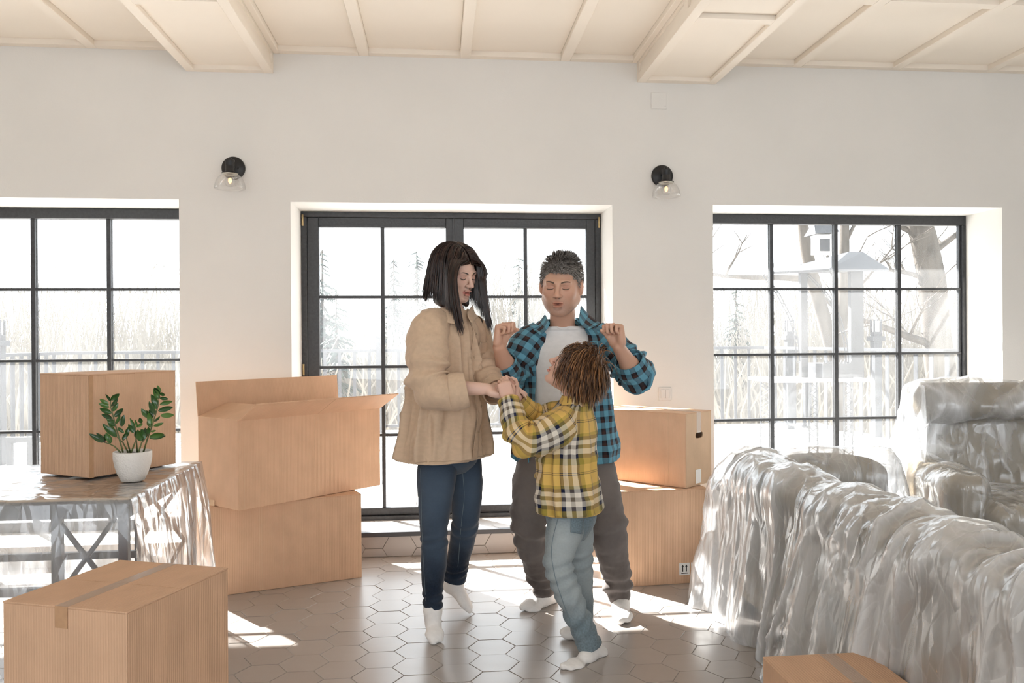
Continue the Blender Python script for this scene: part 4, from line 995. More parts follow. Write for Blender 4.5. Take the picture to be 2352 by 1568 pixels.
def chair_film(f):
    R = np.array(Matrix.Rotation(math.radians(-8), 3, 'Z') @ Matrix.Rotation(math.radians(-12), 3, 'X'))
    f.rbox((3.08, 4.62, 0.63), (0.365, 0.105, 0.355), 0.08, R, k=0)
    R = np.array(Matrix.Rotation(math.radians(-8), 3, 'Z') @ Matrix.Rotation(math.radians(-25), 3, 'X'))
    f.rbox((3.09, 4.58, 0.905), (0.40, 0.095, 0.115), 0.08, R, k=0.02)
    f.rbox((2.66, 4.28, 0.33), (0.115, 0.34, 0.27), 0.09, np.array(RX), k=0.03); f.rbox((3.52, 4.16, 0.33), (0.115, 0.34, 0.27), 0.09, np.array(RX), k=0.03)
    f.rbox((3.05, 4.14, 0.35), (0.36, 0.335, 0.105), 0.08, np.array(RX), k=0.03)
    f.rbox((3.06, 4.15, 0.12), (0.37, 0.32, 0.16), 0.05, np.array(RX), k=0.04)
    for x, y in ((2.58, 3.98), (2.9, 3.9), (3.2, 3.86), (3.5, 3.84)): f.cone((x, y+0.05, 0.3), (x-0.02, y-0.02, 0.0), 0.05, 0.09, k=0.08)
    f.cone((2.74, 4.72, 0.95), (2.60, 4.68, 0.0), 0.05, 0.10, k=0.06); f.cone((2.70, 4.55, 0.93), (2.60, 4.42, 0.55), 0.03, 0.05, k=0.08)
sdf_obj('plastic_film', chair_film, (2.3, 3.65, -0.03), (3.85, 5.0, 1.15), 0.011, M_filmc, None, disp=film_disp(0.030, 8.7, 0.014, ax=(5, 5, 4)), zcut=0.004)
tag(bpy.data.objects['plastic_film.002'], 'clear plastic film clinging to the armchair', 'plastic film')
# loose sheet hanging from the chair's headrest towards the window side
def hang():
    A, B_ = Vector((2.69, 4.50, 1.00)), Vector((2.82, 4.85, 1.0)); C, D_ = Vector((2.36, 4.30, 0.02)), Vector((2.34, 4.84, 0.02)); V = []; fo = []
    for i in range(60):
        for j in range(30):
            u, v = j/29, i/59; p = A.lerp(B_, u).lerp(C.lerp(D_, u), v)
            wv = float(ridge(np.array([[u*5+v, 2.0, v*1.2]]))[0]); p = p+Vector((-1, -0.3, 0))*(wv-0.5)*0.05*(0.2+v)+Vector((0.10*math.sin(math.pi*v), 0, 0)); V.append(p); fo.append(max(0, (wv-0.55)*1.5)+0.35)
    Q = np.array([(i*30+j, i*30+j+1, (i+1)*30+j+1, (i+1)*30+j) for i in range(59) for j in range(29)])
    me = np_mesh('plastic_sheet', np.array([tuple(v) for v in V]), Q); vattr(me, 'fold', fo)
    tag(link('plastic_sheet', me, M_film), 'loose sunlit plastic sheet hanging from the armchair headrest', 'plastic film')
hang()
# ================================================================== PEOPLE
def skin_mat(name, c):
    mt, n, p, out = nt(name); a = N(n, 'ShaderNodeAttribute'); a.attribute_name = 'tint'
    mx = N(n, 'ShaderNodeMix', data_type='RGBA', blend_type='MULTIPLY'); mx.inputs[0].default_value = 1.0
    mx.inputs[6].default_value = (*c, 1); n.links.new(a.outputs['Color'], mx.inputs[7]); n.links.new(mx.outputs[2], p.inputs['Base Color'])
    p.inputs['Roughness'].default_value = 0.48; p.inputs['Specular IOR Level'].default_value = 0.4
    p.inputs['Subsurface Weight'].default_value = 0.12; p.inputs['Subsurface Radius'].default_value = (0.02, 0.008, 0.004); p.inputs['Subsurface Scale'].default_value = 0.3
    return mt
def hair_mat(name, lo, hi, rough=0.38):
    mt, n, p, out = nt(name); a = N(n, 'ShaderNodeAttribute'); a.attribute_name = 'shade'
    r = ramp(n, a.outputs['Fac'], [(0.0, lo), (1.0, hi)]); n.links.new(r.outputs[0], p.inputs['Base Color'])
    p.inputs['Roughness'].default_value = rough; p.inputs['Specular IOR Level'].default_value = 0.45; return mt
def cloth_mat(name, c, rough=0.85, noise=0.12, nscale=60, bump=0.3, bscale=500, worn=None):
    mt, n, p, out = nt(name); uv = N(n, 'ShaderNodeUVMap'); uv.uv_map = 'UVMap'
    t = N(n, 'ShaderNodeTexNoise', i_Scale=float(nscale), i_Detail=3.0); n.links.new(uv.outputs[0], t.inputs[0])
    r = ramp(n, t.outputs[0], [(0.3, tuple(x*(1-noise) for x in c)), (0.7, tuple(min(1, x*(1+noise)) for x in c))])
    src = r.outputs[0]
    if worn:
        t3 = N(n, 'ShaderNodeTexNoise', i_Scale=4.0, i_Detail=5.0); n.links.new(uv.outputs[0], t3.inputs[0]); a = N(n, 'ShaderNodeAttribute'); a.attribute_name = 'fade'
        ad = N(n, 'ShaderNodeMath', operation='MULTIPLY_ADD'); ad.inputs[1].default_value = 0.9; n.links.new(a.outputs['Fac'], ad.inputs[0]); n.links.new(t3.outputs[0], ad.inputs[2])
        mr = N(n, 'ShaderNodeMapRange'); mr.inputs[1].default_value = 0.45; mr.inputs[2].default_value = 1.25; n.links.new(ad.outputs[0], mr.inputs[0])
        mx = N(n, 'ShaderNodeMix', data_type='RGBA'); n.links.new(mr.outputs[0], mx.inputs[0]); n.links.new(src, mx.inputs[6]); mx.inputs[7].default_value = (*worn, 1); src = mx.outputs[2]
    n.links.new(src, p.inputs['Base Color'])
    w_ = N(n, 'ShaderNodeTexNoise', i_Scale=float(bscale), i_Detail=1.0); n.links.new(uv.outputs[0], w_.inputs[0])
    b = N(n, 'ShaderNodeBump', i_Strength=bump, i_Distance=0.001); n.links.new(w_.outputs[0], b.inputs['Height']); n.links.new(b.outputs[0], p.inputs['Normal'])
    p.inputs['Roughness'].default_value = rough; p.inputs['Specular IOR Level'].default_value = 0.15; p.inputs['Sheen Weight'].default_value = 0.15; return mt
def plaid_mat(name, pu, pv, su, sv):
    """woven check: warp colours over u, weft colours over v, averaged like a twill"""
    mt, n, p, out = nt(name); uv = N(n, 'ShaderNodeUVMap'); uv.uv_map = 'UVMap'; sx = N(n, 'ShaderNodeSeparateXYZ'); n.links.new(uv.outputs[0], sx.inputs[0]); cs = []
    for ax, per, st in (('X', pu, su), ('Y', pv, sv)):
        d = N(n, 'ShaderNodeMath', operation='DIVIDE'); d.inputs[1].default_value = per; n.links.new(sx.outputs[ax], d.inputs[0])
        f = N(n, 'ShaderNodeMath', operation='FRACT'); n.links.new(d.outputs[0], f.inputs[0]); cs.append(ramp(n, f.outputs[0], st, 'CONSTANT'))
    mx = N(n, 'ShaderNodeMix', data_type='RGBA'); mx.inputs[0].default_value = 0.5; n.links.new(cs[0].outputs[0], mx.inputs[6]); n.links.new(cs[1].outputs[0], mx.inputs[7])
    n.links.new(mx.outputs[2], p.inputs['Base Color']); p.inputs['Roughness'].default_value = 0.85; p.inputs['Specular IOR Level'].default_value = 0.15; p.inputs['Sheen Weight'].default_value = 0.1; return mt
DK = (0.012, 0.012, 0.018); TEAL = (0.13, 0.34, 0.46); BR = (0.055, 0.028, 0.025)
M_gingham = plaid_mat('blue_black_check', 0.052, 0.052, [(0, TEAL), (0.5, DK), (0.62, BR), (0.88, DK)], [(0, TEAL), (0.5, BR), (0.75, DK)])
YEL = (0.70, 0.46, 0.13); OLV = (0.32, 0.25, 0.05); NVY = (0.012, 0.016, 0.045); WHT = (0.74, 0.69, 0.60); GRY = (0.15, 0.12, 0.09)
_st = [(0, YEL), (0.20, NVY), (0.215, YEL), (0.235, NVY), (0.25, YEL), (0.40, OLV), (0.52, NVY), (0.60, WHT), (0.70, GRY), (0.78, WHT), (0.87, NVY), (0.94, OLV)]
M_tartan = plaid_mat('yellow_check', 0.205, 0.205, _st, _st)
M_beige = cloth_mat('beige_cotton', (0.58, 0.43, 0.305), noise=0.06)
M_tee = cloth_mat('white_cotton', (0.80, 0.79, 0.78), noise=0.03)
M_navy = cloth_mat('dark_denim', (0.010, 0.017, 0.032), nscale=120, noise=0.3, worn=(0.085, 0.12, 0.17))
M_ltdenim = cloth_mat('light_denim', (0.16, 0.21, 0.24), nscale=120, noise=0.2, worn=(0.46, 0.50, 0.50))
M_brown = cloth_mat('brown_trousers', (0.105, 0.088, 0.082), noise=0.1, worn=(0.25, 0.22, 0.205))
M_sock = cloth_mat('white_sock', (0.82, 0.80, 0.78), noise=0.03, bscale=300, bump=0.5)
M_button = simple('shirt_button', (0.42, 0.30, 0.20), 0.3); M_pearl = simple('pearl_button', (0.7, 0.75, 0.78), 0.25)
M_lash = simple('lash', (0.02, 0.014, 0.012), 0.6); M_brow = simple('eyebrow_hair', (0.06, 0.04, 0.03), 0.7); M_browg = simple('eyebrow_fair', (0.11, 0.07, 0.05), 0.7)
M_mouth = simple('mouth_inside', (0.10, 0.02, 0.02), 0.6)
A3_ = lambda v: np.array(tuple(v), float)
def unit(v): v = np.array(v, float); return v/np.linalg.norm(v)
def frame(yaw, pitch, roll=0.0):
    return np.array(Matrix.Rotation(math.radians(yaw), 3, 'Z') @ Matrix.Rotation(math.radians(pitch), 3, 'X') @ Matrix.Rotation(math.radians(roll), 3, 'Y'))

def catmull(K, n):
    K = np.array(K, float); m_ = len(K); P = np.vstack([2*K[0]-K[1], K, 2*K[-1]-K[-2]]); T = np.linspace(0, m_-1-1e-6, n); out = []
    for t in T:
        i = int(t); f = t-i; p0, p1, p2, p3 = P[i], P[i+1], P[i+2], P[i+3]
        out.append(0.5*((2*p1)+(p2-p0)*f+(2*p0-5*p1+4*p2-p3)*f*f+(3*p1-p0-3*p2+p3)*f**3))
    return np.array(out)
def loft(name, secs, mat, parent, nv=72, rows=60, wr=None, thick=0.0025, fade=None, uvr=None, uvo=(0, 0), closed_top=False):
    """secs: dicts c,U,V,a,b[,p,t0,t1]; rings swept along them, with cloth folds from wr(theta, s, P, N)"""
    arr = [list(s['c'])+list(s['U'])+list(s['V'])+[s['a'], s['b'], s.get('p', 2.2), s.get('t0', 0.0), s.get('t1', 360.0)] for s in secs]
    R = catmull(arr, rows); full = abs(secs[0].get('t1', 360)-secs[0].get('t0', 0)-360) < 1e-6
    cum = np.r_[0, np.cumsum(np.linalg.norm(np.diff(R[:, :3], axis=0), axis=1))]
    V = np.zeros((rows, nv, 3)); TH = np.zeros((rows, nv))
    for i in range(rows):
        c, U, W_ = R[i, :3], unit(R[i, 3:6]), unit(R[i, 6:9]); a, b, p, t0, t1 = R[i, 9:14]
        th = np.radians(np.linspace(t0, t1, nv)); TH[i] = th; C, S_ = np.cos(th), np.sin(th); e = 2.0/p
        V[i] = c+np.outer(np.sign(C)*np.abs(C)**e*a, U)+np.outer(np.sign(S_)*np.abs(S_)**e*b, W_)
    Vf = V.reshape(-1, 3); Q = np.array([(i*nv+k, i*nv+k+1, (i+1)*nv+k+1, (i+1)*nv+k) for i in range(rows-1) for k in range(nv-1)])
    nn = normals(Vf, Q)
    if full:
        n3 = nn.reshape(rows, nv, 3); av = n3[:, 0]+n3[:, -1]; av /= np.linalg.norm(av, axis=1)[:, None]+1e-9; n3[:, 0] = av; n3[:, -1] = av; nn = n3.reshape(-1, 3)
    if np.sum((Vf-np.repeat(R[:, :3], nv, axis=0))*nn) < 0: nn = -nn; Q = Q[:, ::-1]
    S2 = np.repeat(cum, nv)
    if wr is not None:
        Pn = Vf.copy()
        if full: Pn = Pn.reshape(rows, nv, 3); Pn[:, -1] = Pn[:, 0]; Pn = Pn.reshape(-1, 3)
        Vf = Vf+nn*wr(TH.ravel(), S2/cum[-1], Pn)[:, None]
    rr = uvr or float(np.mean((R[:, 9]+R[:, 10])/2)); uv = np.c_[(TH.ravel())*rr+uvo[0], S2+uvo[1]]
    me = np_mesh(name, Vf, Q); l = me.uv_layers.new(name='UVMap'); vi = np.empty(len(me.loops), dtype=np.int32); me.loops.foreach_get('vertex_index', vi); l.data.foreach_set('uv', uv[vi].astype(np.float32).ravel())
    if fade is not None: vattr(me, 'fade', fade(TH.ravel(), S2/cum[-1]))
    o = link(name, me, mat, parent)
    if thick: md = o.modifiers.new('cloth', 'SOLIDIFY'); md.thickness = thick; md.offset = -1
    return o
def limb_secs(pts, ups=(0, -1, 0)):
    """pts: (xyz, r[, flat]) along a limb -> loft sections square to it"""
    P = np.array([tuple(p[0]) for p in pts]); T = np.gradient(P, axis=0); out = []
    for i, p in enumerate(pts):
        t = unit(T[i]); v = np.array(ups, float); v = unit(v-t*v.dot(t)); u = np.cross(v, t); out.append(dict(c=P[i], U=u, V=v, a=p[1], b=p[1]*(p[2] if len(p) > 2 else 1.0), p=2.1))
    return out
def folds(amp, seed=0.0, fr=(9, 9, 9), bunch=None, fine=0.35):
    def w_(th, s, P):
        q = P*np.array(fr)+seed; r1 = ridge(q+0.6*fbm(P*5+seed)[:, None], 2)-0.55; r2 = fbm(P*np.array(fr)*2.6+seed*2, 2)-0.5
        d = amp*r1+amp*fine*r2
        if bunch is not None:
            for (s0, w2, A_, k) in bunch: d = d+A_*np.exp(-((s-s0)/w2)**2)*np.sin(s*k+2.2*np.sin(th+seed)+1.5*fbm(P*8, 1)*3)
        return d
    return w_

class Person:
    def __init__(s, label, base, lo, hi, h, skin):
        s.root = thing('person', base, label, 'person'); s.f = Field(lo, hi, h); s.skin = skin; s.hc = None; s.tints = []
    def head(s, c, R, sc=1.0, male=False, child=False, mouth=0.3, pout=0.0):
        f = s.f; c = A3_(c); s.hc, s.hR, s.hs, s.male = c, R, sc, male; L = lambda x, y, z: c+sc*(R @ np.array((x, y, z)))
        E_ = lambda p, r_, k=0.012, op='add', rot=None: f.ell(L(*p), tuple(q*sc for q in r_), R if rot is None else R @ rot, k=k*sc, op=op)
        C_ = lambda a, b, ra, rb, k=0.01, op='add': f.cone(L(*a), L(*b), ra*sc, rb*sc, k=k*sc, op=op)
        E_((0, .018, .033 if male else .038), (.074, .094, .077 if male else .080), 0); E_((0, -.022, -.012), (.064, .068, .088), .03)
        jw = .058 if male else .050
        E_((0, -.034, -.066), (jw-.004, .048, .042), .03); E_((0, .004, -.030), (.071, .066, .062), .02)
        for x in (-1, 1):
            C_((x*jw, .0, -.055), (x*.020, -.068, -.098), .018 if male else .014, .013, .025); E_((x*.043, -.058, -.018), (.021, .020, .021), .022)
        E_((0, -.076, -.098), (.019 if male else .014, .014, .014), .016)
        for x in (-1, 1):
            C_((x*.012, -.087, .021), (x*.043, -.074, .022), .0105 if male else .0065, .009, .012)
            E_((x*.031, -.095, .003), (.018, .014, .011), .010, 'sub'); E_((x*.031, -.0755, .001), (.0155, .0135, .0125), .004)
            E_((x*.031, -.086, -.0035), (.0150, .0045, .0018), .002)
        C_((0, -.086, .014), (0, -.108, -.024), .0080, .0092, .009); E_((0, -.111, -.029), (.0115, .012, .0100), .006)
        for x in (-1, 1): E_((x*.0135, -.100, -.032), (.0080, .010, .0075), .004); E_((x*.0065, -.107, -.0405), (.0035, .0045, .003), .002, 'sub')
        E_((0, -.090, -.047), (.010, .006, .008), .008)
        po = pout
        E_((0, -.0930-po, -.0560), (.0245-po, .0095, .0052), .003); E_((0, -.0920-po, -.0690-mouth*.008), (.0205-po, .0098, .0065), .003)
        E_((0, -.101-po, -.0622-mouth*.004), (.0165-po, .014, .0012+mouth*.0055), .0015, 'sub')
        E_((0, -.088, -.0825), (.012, .006, .005), .006, 'sub')
        for x in (-1, 1):
            E_((x*.081, .006, -.004), (.010, .019, .032), .004); E_((x*.083, .006, -.002), (.004, .009, .016), .003, 'sub'); E_((x*.078, .004, -.028), (.005, .008, .009), .004)
        s.L = L
    def neck(s, b, r_):
        s.f.cone(s.L(0, .022, -.055), A3_(b), .052*s.hs if s.male else .043*s.hs, r_, k=.02)
    def limb(s, pts, k=0.015):
        for (a, ra), (b, rb) in zip(pts[:-1], pts[1:]): s.f.cone(A3_(a), A3_(b), ra, rb, k=k)
    def hand(s, wrist, d, n, side, curls=((75, 95, 55),)*4, sc=1.0, thumb=None, spread=0.0):
        f = s.f; w_ = A3_(wrist); d = unit(d); n = np.array(n, float); n = unit(n-d*n.dot(d)); t = np.cross(d, n)*side   # t: thumb side
        R = np.stack([t, d, n], 1)
        f.rbox(w_+d*.052*sc, (.040*sc, .047*sc, .014*sc), .012*sc, R, k=.012); f.ell(w_+d*.03*sc+t*.022*sc+n*.010*sc, (.017*sc, .028*sc, .014*sc), R, k=.01)
        f.ell(w_+d*.035*sc-t*.022*sc+n*.008*sc, (.013*sc, .030*sc, .012*sc), R, k=.01)
        lens = ((.043, .026, .020), (.047, .030, .021), (.043, .027, .020), (.034, .021, .018))
        for i in range(4):
            p = w_+d*(.093, .097, .093, .085)[i]*sc+t*(.0300-.0200*i)*sc; th = 0; c3 = curls[i % len(curls)]; r0_ = (.0090, .0092, .0088, .0078)[i]*sc
            f.ell(p, (r0_*1.12,)*3, R, k=.004); sp = t*(0.5-i/3)*spread
            for j in range(3):
                th += math.radians(c3[j]); q = p+(unit(d*math.cos(th)+n*math.sin(th)+sp))*lens[i][j]*sc
                f.cone(p, q, r0_*(1-.09*j), r0_*(.93-.10*j), k=.0025); p = q
        th = thumb or [(0.55, .55, .35), (.35, .8, .5), (-.2, .8, .55)]
        p = w_+d*.020*sc+t*.026*sc+n*.006*sc
        for j, (ta, da, na) in enumerate(th):
            q = p+unit(t*ta+d*da+n*na)*(.038, .032, .026)[j]*sc; f.cone(p, q, (.0135, .0105, .0095)[j]*sc, (.0110, .0098, .0082)[j]*sc, k=.006); p = q
    def finish(s):
        V, Q = s.f.mesh(); V = relax(V, Q, 1, 0.4); V[:, 2] = np.maximum(V[:, 2], 0.004)
        me = np_mesh('body', V, Q); col = np.ones((len(V), 3), np.float32)*(1+0.10*(fbm(V*18, 2)-0.5))[:, None]
        if s.hc is not None:
            q = (V-s.hc) @ s.hR/s.hs; x, y, z = q.T; hd = (np.abs(x) < .1) & (z > -.13) & (y < .1) & (y > -.14)
            lips = np.clip(1.3-((x/.0240)**2+((z+.0635)/.0120)**2), 0, 1)*hd*(y < -.084); col = col*(1-lips[:, None])+lips[:, None]*(np.array((.80, .56, .54)) if s.male else np.array((.84, .46, .47)))
            ck = np.exp(-((np.abs(x)-.042)**2+(z+.022)**2)/.0005)*hd*(y < -.03)*.5+np.exp(-(x**2+(z+.028)**2)/.0002)*hd*(y < -.09)*.5+np.clip((np.abs(x)-.072)*80, 0, 1)*hd*.6
            col *= 1-ck[:, None]*np.array((.02, .14, .14))
            ey = np.exp(-((np.abs(x)-.031)**2/.00022+(z-.004)**2/.00010))*hd*(y < -.05); col *= 1-ey[:, None]*np.array((.24, .34, .34))  # shade of the eye sockets, painted into the skin colour
            ns = np.exp(-(((np.abs(x)-.0068)/.0042)**2+((z+.0405)/.0035)**2))*hd*(y < -.09); col *= 1-ns[:, None]*.75  # dark nostrils: shadow under the nose put into the tint
            if s.male:
                st = np.clip((-.036-z+.25*np.clip(-.05-y, -.02, .03))*22, 0, 1)*np.clip((z+.135)*25, 0, 1)*hd*np.clip(-y*30+.3, 0, 1)*(1-lips); col *= 1-st[:, None]*(.26+.16*vn(V*900))[:, None]*np.array((.9, .85, .75))
        vcol(me, 'tint', np.clip(col, 0, 1.2)); s.body = link('body', me, s.skin, s.root); s.bvh = BVHTree.FromPolygons([tuple(v) for v in V], [tuple(int(i) for i in f) for f in Q])
        s.V = V
    def fp(s, x, z, off=0.0):
        """point on the face at local x, z"""
        o = Vector(s.L(x, -.25, z)); d = Vector(s.hR @ np.array((0, 1.0, 0))); h = s.bvh.ray_cast(o, d)[0]
        return h-d*off if h is not None else Vector(s.L(x, -.09, z))
    def features(s, brow_mat, lash=0.0011, brow=0.0022):
        for x in (-1, 1):
            pts = [s.fp(x*(.031+t*.0145), -.0035-0.0035*(1-t*t)+.0015, .0003) for t in np.linspace(-1, 1, 9)]
            tube('eyelashes', pts, [lash*(.5+.5*math.sin(math.pi*i/8)) for i in range(9)], M_lash, s.root, n=5)
            crease = [s.fp(x*(.031+t*.0145), .0075+0.003*(1-t*t), .0001) for t in np.linspace(-1, 1, 9)]
            tube('eyelid_crease', crease, 0.00045, M_lip_line, s.root, n=4)
            bp_ = [s.fp(x*(.014+t*.034), .0195+0.0065*math.sin(t*2.3)-.002*t, .0004) for t in np.linspace(0, 1, 10)]
            tube('eyebrow', bp_, [brow*(.55+.6*math.sin(math.pi*min(1, .15+.8*t)))*(1.0-.35*t) for t in np.linspace(0, 1, 10)], brow_mat, s.root, n=6)
    def mouth(s, w_=.011, h_=.0022):
        V_ = []; 
        for k in range(14):
            a = 2*math.pi*k/14; V_.append(s.fp(w_*math.cos(a), -.0632+h_*math.sin(a), .0002))
        c_ = s.fp(0, -.0632, 0); V_.append(c_)
        link('mouth_opening', mesh_from('mouth_opening', V_, [(k, (k+1) % 14, 14) for k in range(14)]), M_mouth, s.root)
    def sock(s, ankle, heel, ball, toe, up, sc=1.0, mat=None, top=None, h=0.005):
        an, he, ba, to = (A3_(v) for v in (ankle, heel, ball, toe)); al = [an, he, ba, to]+([A3_(top)] if top is not None else [])
        lo = np.min(al, 0)-.07; hi = np.max(al, 0)+.07
        d = unit(ba-he); u = unit(up-d*np.dot(up, d)); sd = np.cross(d, u); R = np.stack([sd, d, u], 1)
        def bld(f):
            f.ell(he, (.031*sc, .036*sc, .033*sc), R, k=0); f.cone(an, he, .036*sc, .030*sc, k=.02); mid = he*.45+ba*.55+u*.012*sc
            f.cone(an, mid, .036*sc, .030*sc, k=.03); f.ell(mid, (.034*sc, .055*sc, .027*sc), R, k=.02); f.ell(ba, (.044*sc, .040*sc, .022*sc), R, k=.02)
            f.cone(ba+sd*.012*sc, to+sd*.012*sc, .021*sc, .015*sc, k=.012); f.cone(ba-sd*.016*sc, to-sd*.018*sc-d*.014*sc, .020*sc, .012*sc, k=.012)
            for j in range(5): f.ell(to+sd*(.024-.0125*j)*sc-d*(.004+.006*abs(j-1))*sc, (.0085*sc, .012*sc, .010*sc), R, k=.006)
            if top is not None: f.cone(an, A3_(top), .036*sc, .036*sc, k=.01)
        fl = Field(lo, hi, h); bld(fl); V, Q = fl.mesh(); V = relax(V, Q, 1)
        nn = normals(V, Q); V = V+nn*(0.0018*(ridge(V*np.array((70, 70, 40)), 1)-.5))[:, None]; V[:, 2] = np.maximum(V[:, 2], 0.0012)
        me = np_mesh('sock', V, Q); l = me.uv_layers.new(name='UVMap'); vi = np.empty(len(me.loops), dtype=np.int32); me.loops.foreach_get('vertex_index', vi); l.data.foreach_set('uv', (V[vi][:, [0, 2]]+V[vi][:, [1, 1]]).astype(np.float32).ravel())
        return link('sock', me, M_sock, s.root)
M_lip_line = simple('skin_crease', (0.30, 0.15, 0.11), 0.6)

def strands(name, roots, vel, n, step, R, c, sc, mat, parent, shades, rad=0.0016, grav=0.25, ecen=(0, .018, .038), erad=(.082, .102, .088), jit=0.10, seed=1, drag=0.75, lens=None, off=None, clear=None, flat=0.0, bias=None):
    rs = np.random.RandomState(seed); P = np.array(roots, float); Vl = np.array(vel, float); g_ = R.T @ np.array((0, 0, -1.0)); ec = np.array(ecen); er = np.array(erad); m_ = len(P); path = [P.copy()]
    off = np.zeros(m_) if off is None else off; lens = np.ones(m_) if lens is None else lens; nz = rs.randn(m_, 3)*jit
    for k in range(n):
        Vl = drag*Vl+grav*(g_+(bias if bias is not None and k > 6 else 0))+(1-drag)*Vl+nz*0.3+rs.randn(m_, 3)*jit*0.25; Vl /= np.linalg.norm(Vl, axis=1)[:, None]
        P = P+Vl*(step*lens)[:, None]; q = (P-ec)/er; r_ = np.linalg.norm(q, axis=1); ins = r_ < 1+off; P[ins] = ec+er*q[ins]/r_[ins][:, None]*(1+off[ins])[:, None]
        if clear is not None:
            wn, wp, yy, zz = clear; wx = np.where(P[:, 0] < 0, wn, wp); bad = (P[:, 1] < yy) & (P[:, 2] < zz) & (np.abs(P[:, 0]) < wx); P[bad, 0] = (np.sign(P[:, 0]+1e-6)*wx)[bad]
        if flat: m2 = (P[:, 0] > flat) & (P[:, 2] < .03); P[m2, 0] = flat
        d = P-path[-1]; Vl = d/(np.linalg.norm(d, axis=1)[:, None]+1e-9); path.append(P.copy())
    T = np.array(path)   # steps, m, 3
    T = c+sc*(T @ R.T); K = n+1; k3 = 3; V = np.zeros((m_, K, k3, 3)); cc = A3_(c)
    tg = np.gradient(T, axis=0); outw = T-cc; u = np.cross(tg, outw); u /= np.linalg.norm(u, axis=2)[..., None]+1e-9; v = np.cross(u, tg); v /= np.linalg.norm(v, axis=2)[..., None]+1e-9
    prof = rad*np.clip(np.minimum(np.linspace(.8, 1.3, K), np.linspace(4.0, .15, K)), 0, 1)
    for k in range(k3):
        a = 2*math.pi*k/k3; V[:, :, k] = np.transpose(T+(u*math.cos(a)*1.5+v*math.sin(a)*0.7)*prof[:, None, None], (1, 0, 2))
    base = np.arange(m_)[:, None, None]*K*k3; i_ = np.arange(K-1)[None, :, None]*k3; kk = np.arange(k3)[None, None, :]; k2 = (np.arange(k3)+1)[None, None, :] % k3
    Q = np.stack([base+i_+kk, base+i_+k2, base+i_+k3+k2, base+i_+k3+kk], -1).reshape(-1, 4)
    me = np_mesh(name, V.reshape(-1, 3), Q); vattr(me, 'shade', np.repeat(shades, K*k3)); return link(name, me, mat, parent)
def hair_shell(name, build, P, mat, parent, lo=-.16, hi=.16, h=0.005, shade=0.15, down=.30):
    c = A3_(P.hc); f = Field(c-np.array((.17, .17, down)), c+np.array((.17, .17, .17)), h); build(f); V, Q = f.mesh(); V = relax(V, Q, 2)
    me = np_mesh(name, V, Q); vattr(me, 'shade', shade+0.3*vn((V-c)*np.array((160, 160, 25)))); return link(name, me, mat, parent)

def cam_hit(bvh, px, py, off=0.0):
    o = Vector((0, 0, CAM_H)); d = (at(px, py, 3.0)-o).normalized(); h = bvh.ray_cast(o, d); return (h[0]+h[1]*(off if h[1].dot(d) < 0 else -off)) if h[0] is not None else None
def bvh_of(o): return BVHTree.FromPolygons([v.co[:] for v in o.data.vertices], [p.vertices[:] for p in o.data.polygons])
def sewn(name, o, quad, mat, off=.003, n=8, thick=.002):
    """cloth piece sewn on a garment, following its surface between four corners"""
    b = bvh_of(o); P = []; uv = []
    for j in range(n+1):
        for i in range(n+1):
            u, v = i/n, j/n; x = (quad[0][0]*(1-u)+quad[1][0]*u)*(1-v)+(quad[3][0]*(1-u)+quad[2][0]*u)*v; y = (quad[0][1]*(1-u)+quad[1][1]*u)*(1-v)+(quad[3][1]*(1-u)+quad[2][1]*u)*v
            h = cam_hit(b, x, y, off); P.append(h); uv.append((u*.1, v*.1))
    last = next((p for p in P if p is not None), None)
    if last is None: return None
    for i in range(len(P)):
        if P[i] is None: P[i] = last
        last = P[i]
    Q = [(j*(n+1)+i, j*(n+1)+i+1, (j+1)*(n+1)+i+1, (j+1)*(n+1)+i) for j in range(n) for i in range(n)]
    q = link(name, mesh_from(name, P, Q, True, uv), mat, o.parent if o.parent.type != 'EMPTY' else o); md = q.modifiers.new('cloth', 'SOLIDIFY'); md.thickness = thick; md.offset = 0; return q
def seam(name, o, pts, mat, r_=.0013, n=30, off=.0008):
    b = bvh_of(o); K = catmull([(x, y, 0) for x, y in pts], n); out = [cam_hit(b, x, y, off) for x, y, _ in K]; out = [p for p in out if p is not None]
    if len(out) > 2: return tube(name, out, r_, mat, o.parent if o.parent.type != 'EMPTY' else o, n=5)
# ------------------------------------------------------------------ WOMAN
def pt(x, y, Y): return A3_(at(x, y, Y))
SK_W = skin_mat('skin_light', (0.74, 0.50, 0.40)); SK_M = skin_mat('skin_tan', (0.62, 0.37, 0.265)); SK_B = skin_mat('skin_child', (0.72, 0.46, 0.36))
W = Person('person with a long dark bob in a loose beige overshirt and dark jeans, on tiptoe', (0.0, 3.75, 0), (-0.25, 3.30, -0.01), (0.40, 4.15, 1.75), 0.0042, SK_W)
hw = pt(1046, 628, 3.74); RWh = frame(43, 17, -3)
W.head(hw, RWh, 0.99, mouth=0.35, pout=0.003)
nb_ = pt(1040, 728, 3.76); W.neck(nb_, .045)
shR, shL = pt(985, 752, 3.61), pt(1090, 752, 3.88); elR, wrR = pt(992, 890, 3.50), pt(1118, 893, 3.47); elL, wrL = pt(1114, 866, 3.78), pt(1142, 893, 3.55)
W.limb([(nb_, .05), ((shR+shL)/2+np.array((0, 0, -.02)), .06)]); W.limb([(shR, .04), ((shR+shL)/2, .05), (shL, .04)])
W.limb([((shR+shL)/2, .08), (pt(1035, 850, 3.75), .09), (pt(1032, 960, 3.75), .085), (pt(1034, 1030, 3.76), .09)], k=.04)
W.limb([(shR, .04), (elR, .034), (elR*.55+wrR*.45, .033), (wrR, .0235)]); W.limb([(shL, .04), (elL, .032), (wrL, .0235)])
